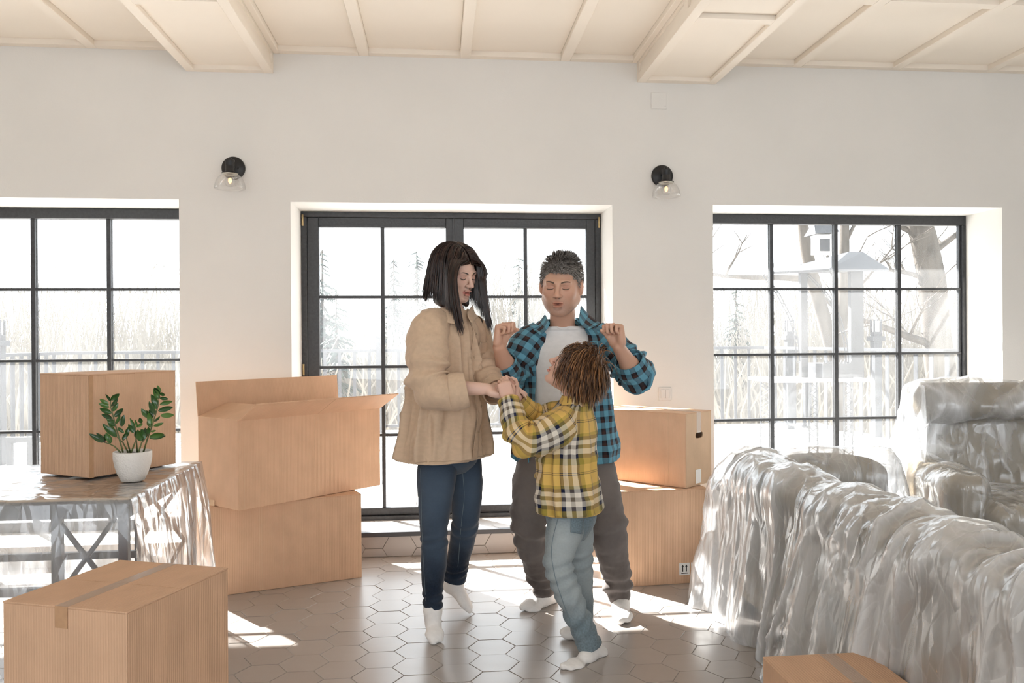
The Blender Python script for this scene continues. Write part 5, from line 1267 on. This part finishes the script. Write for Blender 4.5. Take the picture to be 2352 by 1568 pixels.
for leg in ([(pt(1012, 1040, 3.71), .07), (pt(997, 1215, 3.66), .045), (pt(997, 1290, 3.69), .043), (pt(994, 1395, 3.69), .028)], [(pt(1058, 1040, 3.82), .07), (pt(1068, 1190, 3.87), .045), (pt(1055, 1260, 3.95), .040), (pt(1043, 1330, 3.99), .028)]): W.limb(leg)
W.hand(wrR, (.93, -.05, -.25), (.15, .35, -.9), 1, curls=((38, 55, 30), (45, 60, 35), (52, 62, 35), (58, 65, 35)), sc=.92, thumb=[(.5, .7, .1), (.2, .9, .3), (0, .9, .4)])
W.hand(wrL, (.80, -.25, .05), (.1, .1, -1), -1, curls=((30, 50, 30), (38, 55, 30), (45, 60, 35), (50, 60, 35)), sc=.90)
W.finish(); W.features(M_brow, .0020, .0023); W.mouth(.009, .0024)
W.sock(pt(994, 1402, 3.685), pt(992, 1418, 3.745), pt(998, 1456, 3.632), pt(1002, 1474, 3.602), np.array((0.1, -.8, .5)), .93, top=pt(994, 1380, 3.69))
W.sock(pt(1045, 1338, 3.99), pt(1034, 1346, 4.02), pt(1068, 1384, 3.975), pt(1081, 1401, 3.965), np.array((.8, -.3, .5)), .90, top=pt(1043, 1316, 3.99))
# jeans
def jeans_leg(pts, mat, root, seed, bun, name='trouser_leg', amp=.006, fadef=None, ups=(0, -1, 0)):
    return loft(name, limb_secs(pts, ups), mat, root, nv=64, rows=110, wr=folds(amp, seed, (10, 10, 14), bun), thick=.003, fade=fadef or (lambda th, s: np.exp(-((np.sin(th)-1)**2)/.5)*(.55*np.exp(-((s-.25)/.22)**2)+.35*np.exp(-((s-.6)/.15)**2))))
jw_ = loft('jeans', [dict(c=pt(1030, 960, 3.75), U=(.64, .77, 0), V=(.77, -.64, 0), a=.125, b=.10), dict(c=pt(1032, 1020, 3.75), U=(.64, .77, 0), V=(.77, -.64, 0), a=.15, b=.115), dict(c=pt(1034, 1062, 3.76), U=(.64, .77, 0), V=(.77, -.64, 0), a=.135, b=.10), dict(c=pt(1035, 1085, 3.76), U=(.64, .77, 0), V=(.77, -.64, 0), a=.08, b=.06)], M_navy, W.root, rows=24, thick=.003, fade=lambda th, s: .35+0*s)
jeans_leg([(pt(1012, 1030, 3.71), .080), (pt(1003, 1085, 3.69), .084), (pt(1000, 1140, 3.68), .074), (pt(997, 1205, 3.66), .060), (pt(997, 1250, 3.665), .056), (pt(996, 1300, 3.68), .053), (pt(994, 1350, 3.69), .043), (pt(994, 1397, 3.69), .040)], M_navy, jw_, 1.3, [(.55, .05, .004, 95), (.93, .06, .004, 120)])
jeans_leg([(pt(1062, 1030, 3.82), .078), (pt(1068, 1090, 3.84), .078), (pt(1071, 1140, 3.85), .070), (pt(1069, 1190, 3.87), .061), (pt(1062, 1240, 3.92), .056), (pt(1052, 1285, 3.97), .052), (pt(1044, 1330, 3.99), .053)], M_navy, jw_, 2.3, [(.55, .06, .004, 90), (.92, .06, .004, 120)])
# overshirt
WU, WV = (.64, .77, 0), (.77, -.64, 0)
def ws(x, y, a, b, p=2.2, Y=3.75, dz=0, **k): return dict(c=pt(x, y, Y)+np.array((0, 0, dz)), U=WU, V=WV, a=a, b=b, p=p, **k)
def wwr(th, s, P):
    r1 = ridge(np.c_[np.cos(th)*3.2+1, np.sin(th)*3.2, s*1.0+2], 1)**1.5-.4; r2 = ridge(np.c_[np.cos(th)*5+s*2.8, np.sin(th)*5, s*3.0+8], 1)**1.5-.4; r3 = fbm(P*22)-.5
    return (.055*r1*(1.15-s)+.028*r2+.005*r3)*np.clip(s*30+.4, 0, 1)
ov = loft('overshirt', [ws(1020, 1052, .205, .150, 2.4), ws(1022, 1010, .200, .145, 2.4), ws(1027, 940, .188, .135), ws(1030, 870, .180, .130), ws(1031, 800, .185, .130), ws(1033, 765, .188, .118), ws(1036, 742, .165, .095, 2.0), ws(1040, 728, .115, .080, 2.0), ws(1043, 716, .070, .068, 2.0)], M_beige, W.root, nv=180, rows=150, wr=wwr, thick=.004)
def sleeve(pts, mat, parent, seed, amp=.010, rows=90, bun=None, nv=80, thick=.0035, ups=(0, -1, 0), uvr=None, uvo=(0, 0)): return loft('sleeve', limb_secs(pts, ups), mat, parent, nv=nv, rows=rows, wr=folds(amp, seed, (8, 8, 8), bun, .5), thick=thick, uvr=uvr, uvo=uvo)
sleeve([(pt(1000, 738, 3.66), .062), (pt(985, 765, 3.59), .082), (pt(982, 820, 3.55), .084), (pt(984, 868, 3.52), .082), (pt(1005, 898, 3.49), .076), (pt(1040, 900, 3.47), .066), (pt(1052, 899, 3.47), .064)], M_beige, ov, 4.0, .026, bun=[(.62, .13, .014, 38)])
sleeve([(pt(1080, 745, 3.84), .060), (pt(1092, 770, 3.88), .068), (pt(1104, 820, 3.82), .066), (pt(1116, 862, 3.72), .060), (pt(1132, 890, 3.63), .055)], M_beige, ov, 7.0, .018, bun=[(.7, .12, .010, 42)])
def cuff(pts, mat, parent, name='cuff', seed=1.0, amp=.004): return loft(name, limb_secs(pts), mat, parent, nv=64, rows=26, wr=folds(amp, seed, (6, 6, 6)), thick=.006)
cuff([(pt(1030, 901, 3.47), .064), (pt(1038, 900, 3.47), .075), (pt(1062, 896, 3.465), .073), (pt(1072, 894, 3.465), .068)], M_beige, ov)
cuff([(pt(1124, 880, 3.67), .052), (pt(1129, 886, 3.65), .061), (pt(1140, 900, 3.60), .059)], M_beige, ov, seed=3.0)
# placket, collar, pocket, buttons found on the shirt surface
bpy.context.view_layer.update(); _me = ov.data; ov_bvh = BVHTree.FromPolygons([v.co[:] for v in _me.vertices], [p.vertices[:] for p in _me.polygons])
def on(bvh, cx, cy, z, th, U, V, off=.003, r_=.5):
    d = Vector(U)*math.cos(math.radians(th))+Vector(V)*math.sin(math.radians(th)); o = Vector((cx, cy, z))+d*r_; h = bvh.ray_cast(o, -d)[0]
    return (h+d*off) if h is not None else Vector((cx, cy, z))+d*.13
def patch(name, bvh, c0, c1, z0, z1, t0, t1, U, V, mat, parent, off=.004, nu=10, nz=40, thick=.003, uvs=1.0, edge=None):
    P = []; uv = []
    for j in range(nz+1):
        f = j/nz; z = z0+(z1-z0)*f; cx = c0[0]+(c1[0]-c0[0])*f; cy = c0[1]+(c1[1]-c0[1])*f
        for i in range(nu+1):
            g_ = i/nu; zz = z+(edge(g_, f) if edge else 0); P.append(on(bvh, cx, cy, zz, t0+(t1-t0)*g_, U, V, off)); uv.append((math.radians(t0+(t1-t0)*g_)*.14*uvs, z))
    Q = [(j*(nu+1)+i, j*(nu+1)+i+1, (j+1)*(nu+1)+i+1, (j+1)*(nu+1)+i) for j in range(nz) for i in range(nu)]
    o = link(name, mesh_from(name, P, Q, True, uv), mat, parent); md = o.modifiers.new('cloth', 'SOLIDIFY'); md.thickness = thick; md.offset = 0; return o
c0 = pt(1020, 1052, 3.75); c1 = pt(1040, 740, 3.75)
patch('placket', ov_bvh, c0, c1, c0[2]+.002, c1[2]+.02, 80, 92, WU, WV, M_beige, ov, .0035)
patch('pocket', ov_bvh, c0, c1, 1.13, 1.245, 46, 70, WU, WV, M_beige, ov, .003, nz=12)
patch('pocket_flap', ov_bvh, c0, c1, 1.215, 1.262, 44, 72, WU, WV, M_beige, ov, .007, nz=8)
patch('hem_stitching', ov_bvh, c0, c0, c0[2]+.010, c0[2]+.013, 0, 180, WU, WV, M_button, ov, .0005, nu=60, nz=1, thick=.0006)
for z in (1.30, 1.20, 1.09, .99, .88):
    f = (z-c0[2])/(c1[2]-c0[2]); q = on(ov_bvh, c0[0]+(c1[0]-c0[0])*f, c0[1]+(c1[1]-c0[1])*f, z, 86, WU, WV, .007); lathe('button', [(0, 0), (.0055, 0), (.006, .001), (.0055, .002), (0, .0015)], M_button, ov, n=14, origin=q, axis=WV)
def collar_wing(name, a, b, tip, back, mat, parent, thick=.004, bulge=.006):
    a, b, tip, back = (np.array(v, float) for v in (a, b, tip, back)); P = []; n = 10; uv = []
    nrm = unit(np.cross(b-a, tip-a))
    for j in range(n+1):
        for i in range(n+1):
            u, v = i/n, j/n; top = a*(1-u)+b*u; bot = tip*(1-u)+back*u; q = top*(1-v)+bot*v+nrm*bulge*math.sin(math.pi*v); P.append(q); uv.append((u*.1, v*.06))
    Q = [(j*(n+1)+i, j*(n+1)+i+1, (j+1)*(n+1)+i+1, (j+1)*(n+1)+i) for j in range(n) for i in range(n)]
    o = link(name, mesh_from(name, P, Q, True, uv), mat, parent); md = o.modifiers.new('cloth', 'SOLIDIFY'); md.thickness = thick; md.offset = 0; return o
collar_wing('collar', pt(1057, 718, 3.63), pt(1010, 706, 3.66), pt(1044, 744, 3.575), pt(1014, 738, 3.58), M_beige, ov)
collar_wing('collar', pt(1074, 716, 3.64), pt(1086, 700, 3.74), pt(1084, 742, 3.62), pt(1097, 728, 3.72), M_beige, ov)
# hair
MH_W = hair_mat('hair_dark', (0.010, 0.006, 0.006), (0.065, 0.032, 0.022), 0.34)
rs = np.random.RandomState(2); m_ = 1500; sgn = np.where(rs.rand(m_) < .5, -1.0, 1.0); t_ = rs.rand(m_)
roots = np.c_[sgn*.004, -.082+.165*t_, np.full(m_, .1)]; er = np.array((.084, .104, .090)); ec = np.array((0, .018, .038))
roots[:, 2] = ec[2]+er[2]*np.sqrt(np.clip(1-((roots[:, 0]-ec[0])/er[0])**2-((roots[:, 1]-ec[1])/er[1])**2, .02, 1))
vy = -.35+2.2*t_+.15*rs.randn(m_); vel = np.c_[sgn*(1.0-.55*t_*(rs.rand(m_))), vy, np.full(m_, .0)]; vel /= np.linalg.norm(vel, axis=1)[:, None]
strands('hair', roots, vel, 17, .0205, RWh, hw, 0.99, MH_W, W.root, rs.rand(m_)**1.5, rad=.0021, grav=.62, jit=.035, seed=3, lens=np.clip(.96-.12*t_, .84, .96)-.10*rs.rand(m_)**3, off=.14*rs.rand(m_)+.01, erad=(.084, .108, .088), clear=(.078, .050, -.012, .078), flat=.060, bias=(np.outer(np.clip(1-t_*2.2, -.75, 1), (.22, -.10, 0))) @ RWh)
def wsh(f):
    L = W.L; s_ = .99
    f.ell(L(0, .022, .042), (.081*s_, .099*s_, .086*s_), RWh, k=0)
    for a in list(range(76, 181, 14))+list(range(-180, -75, 14)):
        r_ = math.radians(a); p = L(.068*math.sin(r_), .018-.080*math.cos(r_), .0); q = p+np.array((0, 0, -.135)); f.cone(p, q, .020, .012, k=.02)
    f.ell(L(0, -.125, -.03), (.066, .085, .108), RWh, k=.006, op='sub')
o = hair_shell('hair', wsh, W, MH_W, W.root); o.name = 'hair_underlayer'; o.data.name = 'hair_underlayer'

# ------------------------------------------------------------------ MAN
MN = Person('person with short grey hair in an open blue check shirt, both fists raised', (0.55, 3.9, 0), (0.10, 3.45, -0.01), (1.15, 4.25, 1.75), 0.0042, SK_M)
hm = pt(1289, 657, 3.76); RMh = frame(-17, 8, 2)
MN.head(hm, RMh, 1.10, male=True, mouth=0.55)
nbm = pt(1292, 745, 3.86); MN.neck(nbm, .056)
sR, sL = pt(1226, 776, 3.90), pt(1388, 778, 3.86); eR, wR = pt(1170, 862, 3.80), pt(1146, 797, 3.64); eL, wL = pt(1462, 866, 3.76), pt(1421, 797, 3.62)
MN.limb([(nbm, .048), ((sR+sL)/2+np.array((0, .02, -.03)), .055)]); MN.limb([(sR, .045), ((sR+sL)/2, .05), (sL, .045)]); MN.limb([((sR+sL)/2+np.array((0, .01, -.06)), .07), (pt(1292, 880, 3.90), .10), (pt(1292, 1020, 3.92), .10)], k=.04)
MN.limb([(sR, .045), (eR, .038), (eR*.6+wR*.4, .041), (wR, .027)]); MN.limb([(sL, .045), (eL, .038), (eL*.6+wL*.4, .041), (wL, .027)])
MN.hand(wR, (.12, -.10, 1), (.80, -.55, -.1), 1, curls=((72, 95, 60), (76, 98, 60), (80, 98, 60), (84, 98, 60)), sc=1.0, thumb=[(.25, .85, .35), (.0, .75, .75), (-.35, .3, .9)])
MN.hand(wL, (-.16, -.08, 1), (-.75, -.62, -.1), -1, curls=((80, 98, 60), (80, 98, 60), (78, 98, 60), (74, 95, 60)), sc=1.0, thumb=[(.25, .85, .35), (.0, .75, .75), (-.35, .3, .9)])
for leg in ([(pt(1250, 1030, 3.92), .075), (pt(1216, 1205, 3.86), .050), (pt(1230, 1275, 3.95), .048), (pt(1250, 1360, 4.05), .030)], [(pt(1345, 1030, 3.92), .075), (pt(1396, 1215, 3.84), .050), (pt(1408, 1280, 3.88), .048), (pt(1424, 1378, 3.92), .030)]): MN.limb(leg)
MN.finish(); MN.features(M_browg, .0017, .0036); MN.mouth(.0145, .0042)
MN.sock(pt(1251, 1368, 4.05), pt(1264, 1372, 4.10), pt(1222, 1391, 4.00), pt(1205, 1397, 3.975), np.array((.2, -.3, 1.0)), 1.06, top=pt(1249, 1345, 4.05))
_h = pt(1424, 1398, 3.97); _h[2] = .035; _b = pt(1430, 1430, 3.79); _b[2] = .026; _t = pt(1432, 1440, 3.735); _t[2] = .020
MN.sock(pt(1424, 1380, 3.925), _h, _b, _t, np.array((0, 0, 1.0)), 1.08, top=pt(1422, 1350, 3.92))
MU, MV = (.975, -.22, 0), (-.22, -.975, 0)
def ms(x, y, a, b, p=2.2, Y=3.9, op=None, dz=0): 
    d = dict(c=pt(x, y, Y)+np.array((0, 0, dz)), U=MU, V=MV, a=a, b=b, p=p)
    if op is not None: d['t0'] = 90+op[1]; d['t1'] = 450-op[0]
    return d
tr_ = loft('trousers', [ms(1295, 930, .150, .105), ms(1295, 1000, .165, .115), ms(1296, 1060, .162, .115), ms(1297, 1110, .11, .09)], M_brown, MN.root, rows=24, thick=.003)
jeans_leg([(pt(1252, 1010, 3.92), .088), (pt(1234, 1080, 3.90), .100), (pt(1222, 1140, 3.88), .092), (pt(1216, 1200, 3.86), .082), (pt(1222, 1250, 3.91), .070), (pt(1236, 1300, 3.99), .062), (pt(1246, 1335, 4.04), .060), (pt(1249, 1362, 4.05), .048)], M_brown, tr_, 5.1, [(.5, .08, .008, 60), (.90, .07, .009, 75)], amp=.016)
jeans_leg([(pt(1345, 1010, 3.92), .088), (pt(1362, 1080, 3.90), .100), (pt(1380, 1140, 3.87), .092), (pt(1396, 1205, 3.84), .084), (pt(1403, 1255, 3.86), .072), (pt(1411, 1300, 3.89), .066), (pt(1418, 1340, 3.92), .064), (pt(1424, 1375, 3.925), .050)], M_brown, tr_, 6.4, [(.5, .08, .008, 60), (.90, .07, .009, 75)], amp=.016)
tee = loft('tee_shirt', [ms(1290, 990, .175, .118), ms(1290, 900, .165, .115), ms(1290, 830, .172, .118), ms(1291, 785, .178, .105, dz=0), ms(1291, 762, .155, .085, 2.0), ms(1291, 755, .115, .080, 2.0, Y=3.885), ms(1291, 750, .092, .074, 2.0, Y=3.88)], M_tee, MN.root, nv=100, rows=80, wr=folds(.010, 2.2, (7, 7, 7)), thick=.003)
def mwr(th, s, P):
    r1 = ridge(np.c_[np.cos(th)*4+1, np.sin(th)*4, s*1.6+5], 1)**1.5-.4; r2 = ridge(P*np.array((14, 14, 7))+3, 1)**1.5-.4
    return (.034*r1*(1.15-s)+.014*r2)*np.clip(s*30+.4, 0, 1)
sh = loft('check_shirt', [ms(1300, 1056, .232, .150, 2.3, op=(24, 40)), ms(1300, 1000, .222, .148, 2.3, op=(26, 38)), ms(1299, 930, .206, .142, op=(28, 36)), ms(1297, 860, .200, .136, op=(30, 35)), ms(1295, 805, .205, .130, op=(32, 36)), ms(1294, 775, .205, .112, op=(33, 38)), ms(1292, 755, .170, .092, 2.0, op=(36, 42)), ms(1292, 744, .118, .084, 2.0, op=(40, 48)), ms(1292, 734, .086, .082, 2.0, op=(44, 56))], M_gingham, MN.root, nv=170, rows=140, wr=mwr, thick=.0035, uvr=.17)
sleeve([(pt(1244, 768, 3.90), .068), (pt(1222, 785, 3.89), .078), (pt(1200, 818, 3.86), .078), (pt(1182, 850, 3.85), .072), (pt(1174, 862, 3.83), .066), (pt(1162, 850, 3.765), .060), (pt(1158, 838, 3.745), .056)], M_gingham, sh, 9.1, .022, bun=[(.6, .15, .012, 46)], uvr=.07)
sleeve([(pt(1368, 768, 3.88), .070), (pt(1392, 785, 3.86), .082), (pt(1425, 820, 3.83), .084), (pt(1452, 850, 3.79), .082), (pt(1462, 862, 3.76), .076), (pt(1455, 848, 3.735), .066), (pt(1448, 836, 3.72), .062)], M_gingham, sh, 3.7, .024, bun=[(.6, .15, .013, 44)], uvr=.07)
cuff([(pt(1164, 852, 3.77), .060), (pt(1160, 846, 3.755), .067), (pt(1154, 830, 3.73), .060)], M_gingham, sh, seed=5.0); cuff([(pt(1457, 852, 3.745), .066), (pt(1452, 844, 3.73), .074), (pt(1444, 826, 3.705), .066)], M_gingham, sh, seed=6.0)
collar_wing('collar', pt(1330, 735, 3.80), pt(1334, 702, 3.90), pt(1352, 757, 3.755), pt(1378, 742, 3.87), M_gingham, sh, bulge=.008)
collar_wing('collar', pt(1262, 742, 3.80), pt(1252, 722, 3.92), pt(1240, 768, 3.775), pt(1218, 752, 3.87), M_gingham, sh, bulge=-.008)
bpy.context.view_layer.update(); _me = sh.data; sh_bvh = BVHTree.FromPolygons([v.co[:] for v in _me.vertices], [p.vertices[:] for p in _me.polygons])
mc0 = pt(1300, 1056, 3.9); mc1 = pt(1292, 765, 3.9)
patch('chest_pocket', sh_bvh, mc1, mc1, 1.14, 1.26, 30, 56, MU, MV, M_gingham, sh, .003, nz=12)
for z in (1.26, 1.16, 1.06, .96): 
    q = on(sh_bvh, mc1[0], mc1[1], z, 90+41, MU, MV, .002); lathe('button', [(0, 0), (.005, 0), (.0055, .001), (.005, .002), (0, .0015)], M_pearl, sh, n=12, origin=q, axis=MV)
MH_M = hair_mat('hair_grey', (0.055, 0.045, 0.038), (0.50, 0.46, 0.43), 0.5)
ec = np.array((0, .020, .034)); er = np.array((.0790, .0985, .0835))
def plane_z(y): return .068+(y+.09)*(-.85)
def short_roots(m_, seed, top=None):
    rs = np.random.RandomState(seed); out = []
    while len(out) < m_:
        d = rs.randn(3); d /= np.linalg.norm(d); p = ec+er*d
        if p[2] > plane_z(p[1])+(.012 if abs(p[0]) > .055 and p[1] < -.03 else 0) and not (abs(p[0]) < .052 and p[1] < -.04 and p[2] < .070): out.append(p)
    return np.array(out), rs
rts, rs = short_roots(2600, 5); nrm_ = (rts-ec)/er**2; nrm_ /= np.linalg.norm(nrm_, axis=1)[:, None]
topw = np.clip((rts[:, 2]-.07)/.04, 0, 1)[:, None]; fl = np.c_[.55*np.ones(len(rts))*topw[:, 0]+.0, -.65*np.ones(len(rts))+.9*(1-topw[:, 0]), -.9*(1-topw[:, 0])]; vel = fl+nrm_*(.55+.3*topw)
fr_n = 420; fx = rs.uniform(-.052, .056, fr_n); frr = np.c_[fx, -.088+fx**2*8, .071+rs.uniform(0, .020, fr_n)]; frq = (frr-ec)/er; frr = ec+er*frq/np.linalg.norm(frq, axis=1)[:, None]
rts = np.vstack([rts, frr]); vel = np.vstack([vel, np.c_[.7+.2*rs.randn(fr_n), -.3+.1*rs.randn(fr_n), -.55+.25*rs.randn(fr_n)]]); topw = np.vstack([topw, np.full((fr_n, 1), .35)]); nrm_ = None
strands('hair', rts, vel/np.linalg.norm(vel, axis=1)[:, None], 5, .0062, RMh, hm, 1.10, MH_M, MN.root, rs.rand(len(rts)), rad=.0013, grav=.05, ecen=ec, erad=er*1.02, jit=.12, seed=6, lens=.55+.75*topw[:, 0], off=.05*rs.rand(len(rts))*topw[:, 0]+.02)
def msh(f):
    f.ell(MN.L(*ec), tuple(er*1.10*1.015), RMh, k=0)
    Rp = RMh @ np.array(Matrix.Rotation(math.atan(-.85), 3, 'X')); cpos = MN.L(0, 0.0, plane_z(0.0))-Rp @ np.array((0, 0, .21)); f.rbox(cpos, (.2, .3, .2), .01, Rp, k=.004, op='sub')
    f.ell(MN.L(0, -.118, .012), (.066, .052, .055), RMh, k=.004, op='sub')
o = hair_shell('hair_underlayer', msh, MN, MH_M, MN.root, shade=.25, down=.15)

# ------------------------------------------------------------------ BOY
B = Person('child with tousled brown hair in a yellow check shirt and light jeans, seen from behind', (0.55, 3.45, 0), (0.20, 3.10, -0.01), (0.85, 3.80, 1.33), 0.0042, SK_B)
hb = pt(1319, 852, 3.47); RBh = frame(-112, -38, 0)
B.head(hb, RBh, 0.93, child=True, mouth=0.1)
nbb = pt(1322, 925, 3.47); B.neck(nbb, .042)
bsL, bsR = pt(1296, 968, 3.36), pt(1284, 950, 3.60); beL, bwL = pt(1197, 1000, 3.31), pt(1168, 918, 3.42); beR, bwR = pt(1225, 962, 3.58), pt(1184, 908, 3.50)
B.limb([(nbb, .04), ((bsL+bsR)/2, .04)]); B.limb([(bsL, .03), ((bsL+bsR)/2, .04), (bsR, .028)]); B.limb([((bsL+bsR)/2+np.array((0, 0, -.04)), .055), (pt(1300, 1060, 3.47), .075), (pt(1310, 1150, 3.47), .08)], k=.03)
B.limb([(bsL, .035), (beL, .030), (bwL, .021)]); B.limb([(bsR, .028), (beR, .026), (bwR, .021)])
B.hand(bwL, (-.25, .15, .9), (-.3, .9, .1), -1, curls=((60, 80, 50),), sc=.74); B.hand(bwR, (-.5, .1, .75), (-.3, -.9, -.1), 1, curls=((60, 80, 50),), sc=.74)
for leg in ([(pt(1308, 1160, 3.41), .065), (pt(1283, 1290, 3.38), .042), (pt(1318, 1390, 3.36), .038), (pt(1358, 1488, 3.38), .024)], [(pt(1322, 1160, 3.54), .06), (pt(1328, 1290, 3.55), .042), (pt(1335, 1380, 3.56), .036), (pt(1335, 1452, 3.58), .024)]): B.limb(leg)
B.finish(); B.features(M_browg, .0008, .0016)
B.sock(pt(1360, 1492, 3.385), pt(1378, 1500, 3.405), pt(1322, 1526, 3.30), pt(1298, 1533, 3.262), np.array((-.1, -.35, 1.0)), .88, top=pt(1352, 1468, 3.38))
_a = pt(1334, 1452, 3.58); _h = pt(1345, 1462, 3.57); _b = pt(1306, 1465, 3.60); _t = pt(1292, 1466, 3.605)
for v_ in (_h, _b, _t): v_[2] = max(v_[2], .024)
B.sock(_a, _h, _b, _t, np.array((0, -.1, 1.0)), .85, top=pt(1335, 1430, 3.575))
BU, BV = (-.34, -.94, 0), (-.94, .34, 0)
def bs(x, y, a, b, p=2.2, Y=3.47, dz=0, **k): return dict(c=pt(x, y, Y)+np.array((0, 0, dz)), U=BU, V=BV, a=a, b=b, p=p, **k)
jb = loft('jeans', [bs(1308, 1110, .11, .095), bs(1311, 1160, .118, .105), bs(1312, 1200, .112, .098), bs(1310, 1235, .08, .065)], M_ltdenim, B.root, rows=24, thick=.003)
jeans_leg([(pt(1306, 1160, 3.42), .074), (pt(1300, 1210, 3.41), .076), (pt(1288, 1255, 3.39), .064), (pt(1283, 1300, 3.38), .057), (pt(1298, 1345, 3.37), .054), (pt(1318, 1395, 3.365), .050), (pt(1338, 1440, 3.37), .048), (pt(1355, 1483, 3.38), .049)], M_ltdenim, jb, 8.8, [(.45, .10, .006, 70), (.75, .2, .004, 60)], amp=.009)
jeans_leg([(pt(1322, 1160, 3.53), .070), (pt(1325, 1215, 3.54), .068), (pt(1328, 1270, 3.55), .058), (pt(1331, 1320, 3.555), .053), (pt(1334, 1370, 3.56), .050), (pt(1336, 1445, 3.575), .047)], M_ltdenim, jb, 9.8, [(.45, .10, .006, 70)], amp=.009)
def ringband(name, c, ax, r_, w_, mat, parent): return loft(name, limb_secs([(np.array(c)-unit(ax)*w_/2, r_), (np.array(c)+unit(ax)*w_/2, r_)]), mat, parent, nv=48, rows=4, thick=.005)
ringband('hem', pt(1353.5, 1478, 3.38), pt(1355, 1483, 3.38)-pt(1338, 1440, 3.37), .0505, .016, M_ltdenim, jb)
jb_b = BVHTree.FromPolygons([v.co[:] for v in jb.data.vertices], [p.vertices[:] for p in jb.data.polygons])
def bwr(th, s, P):
    r1 = ridge(np.c_[np.cos(th)*3+4, np.sin(th)*3, s*1.8+1], 1)**1.5-.4; r2 = ridge(P*np.array((12, 12, 12))+6, 1)**1.5-.4
    return (.028*r1*(1.15-s)+.014*r2)*np.clip(s*30+.4, 0, 1)
bsx = loft('check_shirt', [bs(1310, 1172, .150, .130, 2.3), bs(1306, 1130, .140, .122, 2.3), bs(1301, 1070, .132, .112), bs(1302, 1010, .136, .110), bs(1306, 972, .142, .100), bs(1311, 950, .122, .082, 2.0), bs(1316, 936, .088, .070, 2.0), bs(1320, 922, .058, .056, 2.0)], M_tartan, B.root, nv=150, rows=120, wr=bwr, thick=.0035, uvr=.125, uvo=(.02, .08))
sleeve([(pt(1304, 960, 3.40), .052), (pt(1288, 978, 3.36), .068), (pt(1250, 1000, 3.325), .068), (pt(1215, 1010, 3.31), .062), (pt(1190, 992, 3.33), .058), (pt(1176, 955, 3.375), .050), (pt(1167, 918, 3.415), .040)], M_tartan, bsx, 12.1, .018, bun=[(.55, .14, .012, 46)], uvr=.075, uvo=(.05, .0))
sleeve([(pt(1296, 945, 3.55), .050), (pt(1270, 952, 3.59), .054), (pt(1235, 960, 3.585), .054), (pt(1212, 945, 3.55), .048), (pt(1188, 913, 3.505), .036)], M_tartan, bsx, 14.1, .010, bun=[(.55, .14, .006, 46)], uvr=.06, uvo=(.12, .04))
loft('collar', [dict(c=pt(1319, 930, 3.47), U=BU, V=BV, a=.068, b=.066), dict(c=pt(1321, 914, 3.47), U=BU, V=BV, a=.058, b=.058), dict(c=pt(1322, 908, 3.47), U=BU, V=BV, a=.054, b=.056)], M_tartan, bsx, nv=60, rows=16, wr=folds(.003, 1), thick=.005)
MH_B = hair_mat('hair_brown', (0.045, 0.018, 0.007), (0.36, 0.17, 0.07), 0.42)
rs = np.random.RandomState(9); m_ = 1700; ec = np.array((0, .018, .038)); er = np.array((.080, .100, .087)); rts = []
while len(rts) < m_:
    d = rs.randn(3); d /= np.linalg.norm(d); p = ec+er*d
    if p[2] > .0-(p[1]+.02)*.4 and not (p[1] < -.055 and p[2] < .075): rts.append(p)
rts = np.array(rts); wh = np.array((.0, .078, .095)); dv = rts-wh; dv /= np.linalg.norm(dv, axis=1)[:, None]
curl = np.cross(dv, np.array((0, .4, 1.0)))*.35; vel = dv+curl+rs.randn(m_, 3)*.12; lo_ = np.clip((.10-rts[:, 2])/.12, 0, 1)
strands('hair', rts, vel/np.linalg.norm(vel, axis=1)[:, None], 10, .0098, RBh, hb, 0.93, MH_B, B.root, np.clip(rs.rand(m_)**1.6, 0, 1), rad=.0017, grav=.34, ecen=ec, erad=er, jit=.09, seed=10, lens=.65+.5*rs.rand(m_), off=.01+.09*rs.rand(m_))
def bsh(f):
    f.ell(B.L(*ec), tuple(er*.93*1.02), RBh, k=0); f.ell(B.L(0, .04, -.01), (.074, .075, .075), RBh, k=.02)
    f.ell(B.L(0, -.125, -.02), (.075, .085, .098), RBh, k=.006, op='sub')
hair_shell('hair_underlayer', bsh, B, MH_B, B.root, shade=.2, down=.2)

bl = [c for c in jb.children if c.name.startswith('trouser_leg')]
_tl = [c for c in jb.children if c.name.startswith('trouser_leg')][0]
def kids(p, nm): return [c for c in bpy.data.objects if c.parent == p and c.name.startswith(nm)]
bleg = kids(jb, 'trouser_leg')[0]; wleg = kids(jw_, 'trouser_leg'); mleg = kids(tr_, 'trouser_leg')
sewn('back_pocket', bleg, [(1311, 1183), (1340, 1186), (1336, 1226), (1310, 1222)], M_ltdenim, .003)
seam('side_seam', bleg, [(1284, 1182), (1268, 1250), (1272, 1310), (1296, 1390), (1330, 1474)], M_ltdenim, .0016)
seam('side_seam', wleg[1], [(1062, 1075), (1066, 1140), (1060, 1200), (1052, 1300)], M_ltdenim, .0009)
seam('side_seam', wleg[0], [(966, 1075), (968, 1150), (970, 1230), (978, 1380)], M_ltdenim, .0007)
seam('neckline', tee, [(1268, 738), (1278, 750), (1292, 755), (1308, 751), (1320, 740)], M_tee, .0028, 24)
seam('yoke_seam', ov, [(958, 805), (975, 800), (990, 792)], M_button, .0006, 14)
